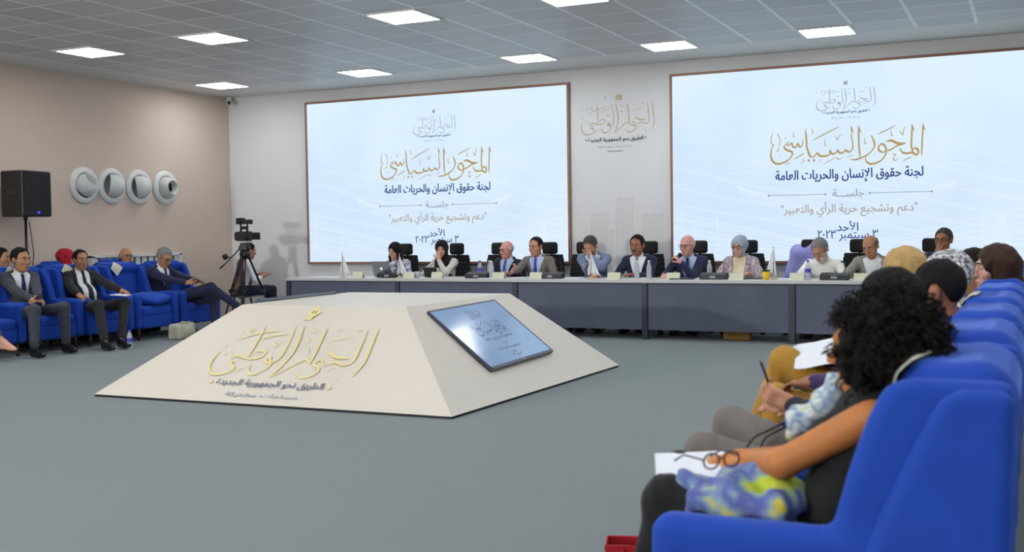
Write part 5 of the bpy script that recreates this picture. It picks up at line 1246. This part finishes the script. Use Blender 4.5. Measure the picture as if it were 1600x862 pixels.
t = empty('woven_bag', (-10.42, 11.52, 0), .25, 'cream woven bag on the carpet between the empty armchair and the pyramid', 'bag')
sdf_obj('pouch', [('b', (0, 0, .105), (.09, .23, .105), None, .04), ('e', (.02, 0, .10), (.10, .19, .09), None)], M['bag_white'], t, .012, .04)
MB().tube([(0, -.17, .18), (.07, -.12, .235), (.08, .02, .215), (.05, .13, .22), (0, .17, .18)], .010).build('strap', M['bag_white'], t, True)

# the camera operator sitting behind the tripod
g8 = person('camera operator in a white shirt and brown vest seated behind the tripod', (0, 0, 0), 2.6 - PI, hip=.57, head_at=(-11.42, 14.22, 1.13), lean=8, side=0, head=(0, 14, 0), skin='olive', hair=('short', 'black', 0), legs=None,
       arms=((-.18, .30, .74), (.16, .32, .74)), outfit=dict(shirt=M['shirt_white'], sleeve=.45, vest=cloth('brown_vest', (116, 84, 72)), trousers=suit('dark_blue_trousers', (34, 38, 54)), shoes=S, bare=1))
t = empty('stool', tuple(g8['root'].location), 0, 'black stool under the camera operator', 'stool')
MB().cyl((0, 0, .40), (0, 0, .45), .18, n=24).build('seat', M['black'], t, bevel=.01)
for k in range(4):
    q = PI / 4 + PI / 2 * k; MB().tube([(.12 * math.cos(q), .12 * math.sin(q), .41), (.19 * math.cos(q), .19 * math.sin(q), 0)], .014, 8).build('leg', M['steel_dark'], t, True)

# ================================================================ audience on the right
RZR = PI / 2
a1 = person('woman with a big curly afro and bare arm in the foreground armchair', (0, 0, 0), RZR, neck=.085, head_at=(-.40, 3.14, 1.045), lean=-16, head=(-6, 8, 0), skin='arm', sc=1.0, female=True, hair=('curly', 'curly', 0), fine=.007, coarse=.012,
       arms=(('w', (-.76, 3.24, .68)), ('w', (-.82, 3.36, .66))), hints=((-.8, .25, -.35), (.6, 0, -.8)), hands=(dict(d=(.5, .7, -.2), n=(.1, -.2, -1), curl=.7), dict(d=(-.4, .8, -.1), n=(0, 0, -1), curl=.5)),
       legs=('w', [((-.98, 3.12, .575), (-1.08, 3.08, .09)), ((-1.03, 3.42, .585), (-1.14, 3.40, .09))]),
       outfit=dict(bare=1, shirt=M['black_matte'], sleeve=None, trousers=suit('black_trousers', (26, 26, 28)), shoes=S))
CS = patches('tie_dye_print', [(188, 204, 70), (150, 176, 160), (104, 128, 176), (88, 98, 164), (112, 128, 176), (128, 156, 172), (206, 192, 66)], 8)
def scarf_mod(F, X, Y, Z): return F + .013 * np.sin(34 * X + 30 * Y) * np.sin(26 * Y - 10 * X) + .008 * np.sin(70 * Z + 45 * X) + .004 * np.sin(90 * Y + 60 * X)
o = sdf_obj('scarf', [('c', (-.60, 3.10, .625), (-.74, 3.12, .630), .06, .055), ('c', (-.74, 3.10, .625), (-.92, 3.12, .615), .055, .04), ('c', (-.62, 3.02, .60), (-.86, 3.02, .595), .05, .04)], CS, None, .010, .05, scarf_mod)
tag(o, 'blue and yellow tie-dye scarf bunched on the lap of the curly haired woman', 'scarf')
o = sdf_obj('shawl', [('c', (-.50, 3.18, .90), (-.60, 3.22, .80), .035, .04), ('c', (-.52, 3.26, .90), (-.62, 3.28, .80), .035, .035)], patches('pale_tie_dye_print', [(214, 218, 220), (196, 206, 212), (110, 140, 170), (206, 212, 214), (180, 186, 120), (216, 218, 218)], 9), None, .012, .05, scarf_mod)
tag(o, 'pale patterned shawl over the front of the curly haired woman', 'shawl')
sheets(-.95, 3.28, .645, .3, 'white paper on the knee of the curly haired woman', .11, .15, 2, tilt=(.05, -.05))
t = empty('eyeglasses', (-.80, 3.06, .715), .9, 'black eyeglasses in the hand of the curly haired woman', 'glasses')
mb = MB()
for s in (-1, 1): mb.tube([(s * .035 + .027 * math.cos(a), 0, .022 * math.sin(a)) for a in np.linspace(0, 2 * PI, 17)], .0028, 6, False)
mb.tube([(-.009, 0, .004), (0, 0, .008), (.009, 0, .004)], .0025, 6); mb.build('frame', M['black'], t, True)
for s in (-1, 1): MB().tube([(s * .062, 0, .006), (s * .066, .09, .006), (s * .064, .14, -.02)], .0026, 6).build('temple', M['black'], t, True)
t = empty('neck_cord', (-.90, 3.93, .625), 0, 'thin black neck cord lying over the grey trousers below the phone', 'cord')
MB().tube(smooth_line([(.12, .06, .06), (.04, .02, .02), (0, -.05, .0), (-.02, -.09, -.05), (.02, -.10, -.06), (.04, -.05, .0), (.08, .02, .025), (.14, .05, .06)]), .004, 6).build('loop', M['black'], t, True)

b1 = person('man in grey trousers and white shirt looking at the phone in his hand', (0, 0, 0), RZR, head_at=(-.46, 4.03, 1.080), lean=-12, head=(-14, 4, 0), skin='tan', hscale=1.12, hair=('short', 'black', 0), fine=.006, coarse=.013,
       arms=(('w', (-.775, 3.96, .735)), ('w', (-.80, 4.24, .68))), hints=((-.7, -.4, -.5), None), hands=(dict(d=(-.05, .86, .42), n=(.75, -.35, .25), curl=1.15, thumb=.9), None),
       legs=('w', [((-1.09, 3.92, .56), (-1.14, 3.90, .09)), ((-1.10, 4.36, .59), (-1.16, 4.36, .09))]),
       outfit=dict(shirt=M['shirt_white'], jacket=suit('dark_blazer', (32, 34, 42)), jk=dict(gap=.16, base=.08, zb=.0, lapel=True), trousers=suit('warm_grey_trousers', (112, 106, 102)), shoes=S))
W, d_, n_ = b1['HD'][0]; c = b1['W'](W + d_ * .085 + n_ * .030) + Vector((-.022, 0, .032))
t = empty('phone', tuple(c), 0, 'black phone held up by the man in grey trousers', 'phone')
fy = nrm(V3(-.30, -.14, .94)); fx = nrm(np.cross(fy, V3(-.21, .97, -.13))); fz = np.cross(fx, fy)
MB().box((0, 0, 0), (.0045, .080, .038), np.stack([fx, fy, fz], 1)).build('casing', M['black'], t, bevel=.003)
c1 = person('person with short black hair in purple and mustard trousers, one leg crossed', (0, 0, 0), RZR - .12, head_at=(-.37, 4.95, 1.090), lean=-16, head=(0, 6, 0), skin='brown', hair=('short', 'black', -.01), hscale=1.06,
       arms=(('w', (-.86, 4.86, .70)), ('w', (-.88, 5.16, .76))), legs=('w', [((-1.04, 4.98, .60), (-1.10, 5.02, .09)), ((-1.04, 5.14, .755), (-1.24, 5.30, .33))]),
       outfit=dict(shirt=cloth('purple_top', (58, 44, 84)), trousers=suit('mustard_trousers', (170, 128, 52)), shoes=S))
sheets(-.87, 5.12, .80, .2, 'white papers on the raised knee in mustard trousers', .12, .15, 3, tilt=(.25, -.2))
d1 = person('woman in a black and white patterned headscarf in the audience row', (0, 0, 0), RZR, head_at=(-.40, 5.85, 1.110), lean=-10, head=(-20, 4, 0), skin='light', female=True, hair=('hijab', patches('black_white_scarf', [(224, 224, 228), (40, 40, 46), (214, 214, 220), (60, 60, 66), (226, 226, 228)], 16), 1), hscale=1.02,
       legs=('w', [((-1.06, 5.76, .53), (-1.10, 5.76, .09)), ((-1.06, 6.0, .53), (-1.10, 6.0, .09))]), outfit=dict(shirt=M['black_matte'], trousers=DARKT, shoes=S))
e1 = person('blonde haired person leaning forward in the audience row', (0, 0, 0), RZR, head_at=(-.68, 6.75, 1.095), lean=8, head=(-30, 12, 0), skin='light', female=True, hair=('long', 'blonde', .06), hscale=1.16,
       legs=('w', [((-1.15, 6.66, .53), (-1.20, 6.66, .09)), ((-1.15, 6.9, .53), (-1.20, 6.9, .09))]), outfit=dict(shirt=DARKT, trousers=DARKT, shoes=S))
f1 = person('woman with long brown hair seen in profile near the end of the audience row', (0, 0, 0), RZR, head_at=(-.22, 7.60, 1.090), lean=-14, head=(18, 0, 0), skin='light', female=True, hair=('long', 'brown', .10), hscale=1.2,
       legs=('w', [((-1.0, 7.55, .53), (-1.05, 7.55, .09)), ((-1.0, 7.8, .53), (-1.05, 7.8, .09))]), outfit=dict(shirt=M['black_matte'], trousers=DARKT, shoes=S))
h1 = person('dark haired man looking down between the patterned scarf and the brown hair', (0, 0, 0), RZR, head_at=(-.39, 8.50, 1.045), lean=-4, head=(20, 20, 0), skin='olive', hair=('short', 'black', 0), hscale=1.22,
       legs=('w', [((-1.0, 8.4, .53), (-1.05, 8.4, .09)), ((-1.0, 8.65, .53), (-1.05, 8.65, .09))]), outfit=dict(shirt=M['shirt_white'], jacket=BLACKS, trousers=DARKT, shoes=S))
t = empty('gift_bag', (-1.27, 3.68, 0), .3, 'red paper bag on the carpet beside the foreground armchair', 'bag')
mb = MB(); mb.add([(-.10, -.06, 0), (.10, -.06, 0), (.10, .06, 0), (-.10, .06, 0), (-.11, -.065, .27), (.11, -.065, .27), (.11, .065, .27), (-.11, .065, .27), (-.105, -.06, .27), (.105, -.06, .27), (.105, .06, .27), (-.105, .06, .27), (-.095, -.055, .01), (.095, -.055, .01), (.095, .055, .01), (-.095, .055, .01)],
  [(3, 2, 1, 0), (0, 1, 5, 4), (1, 2, 6, 5), (2, 3, 7, 6), (3, 0, 4, 7), (4, 5, 9, 8), (5, 6, 10, 9), (6, 7, 11, 10), (7, 4, 8, 11), (9, 13, 12, 8), (10, 14, 13, 9), (11, 15, 14, 10), (8, 12, 15, 11), (12, 13, 14, 15)]); mb.build('pouch', M['red'], t)
for s in (-1, 1): MB().tube([(-.05, s * .062, .26), (-.045, s * .085, .235), (.045, s * .085, .235), (.05, s * .062, .26)], .004, 6).build('handle', M['red'], t, True)
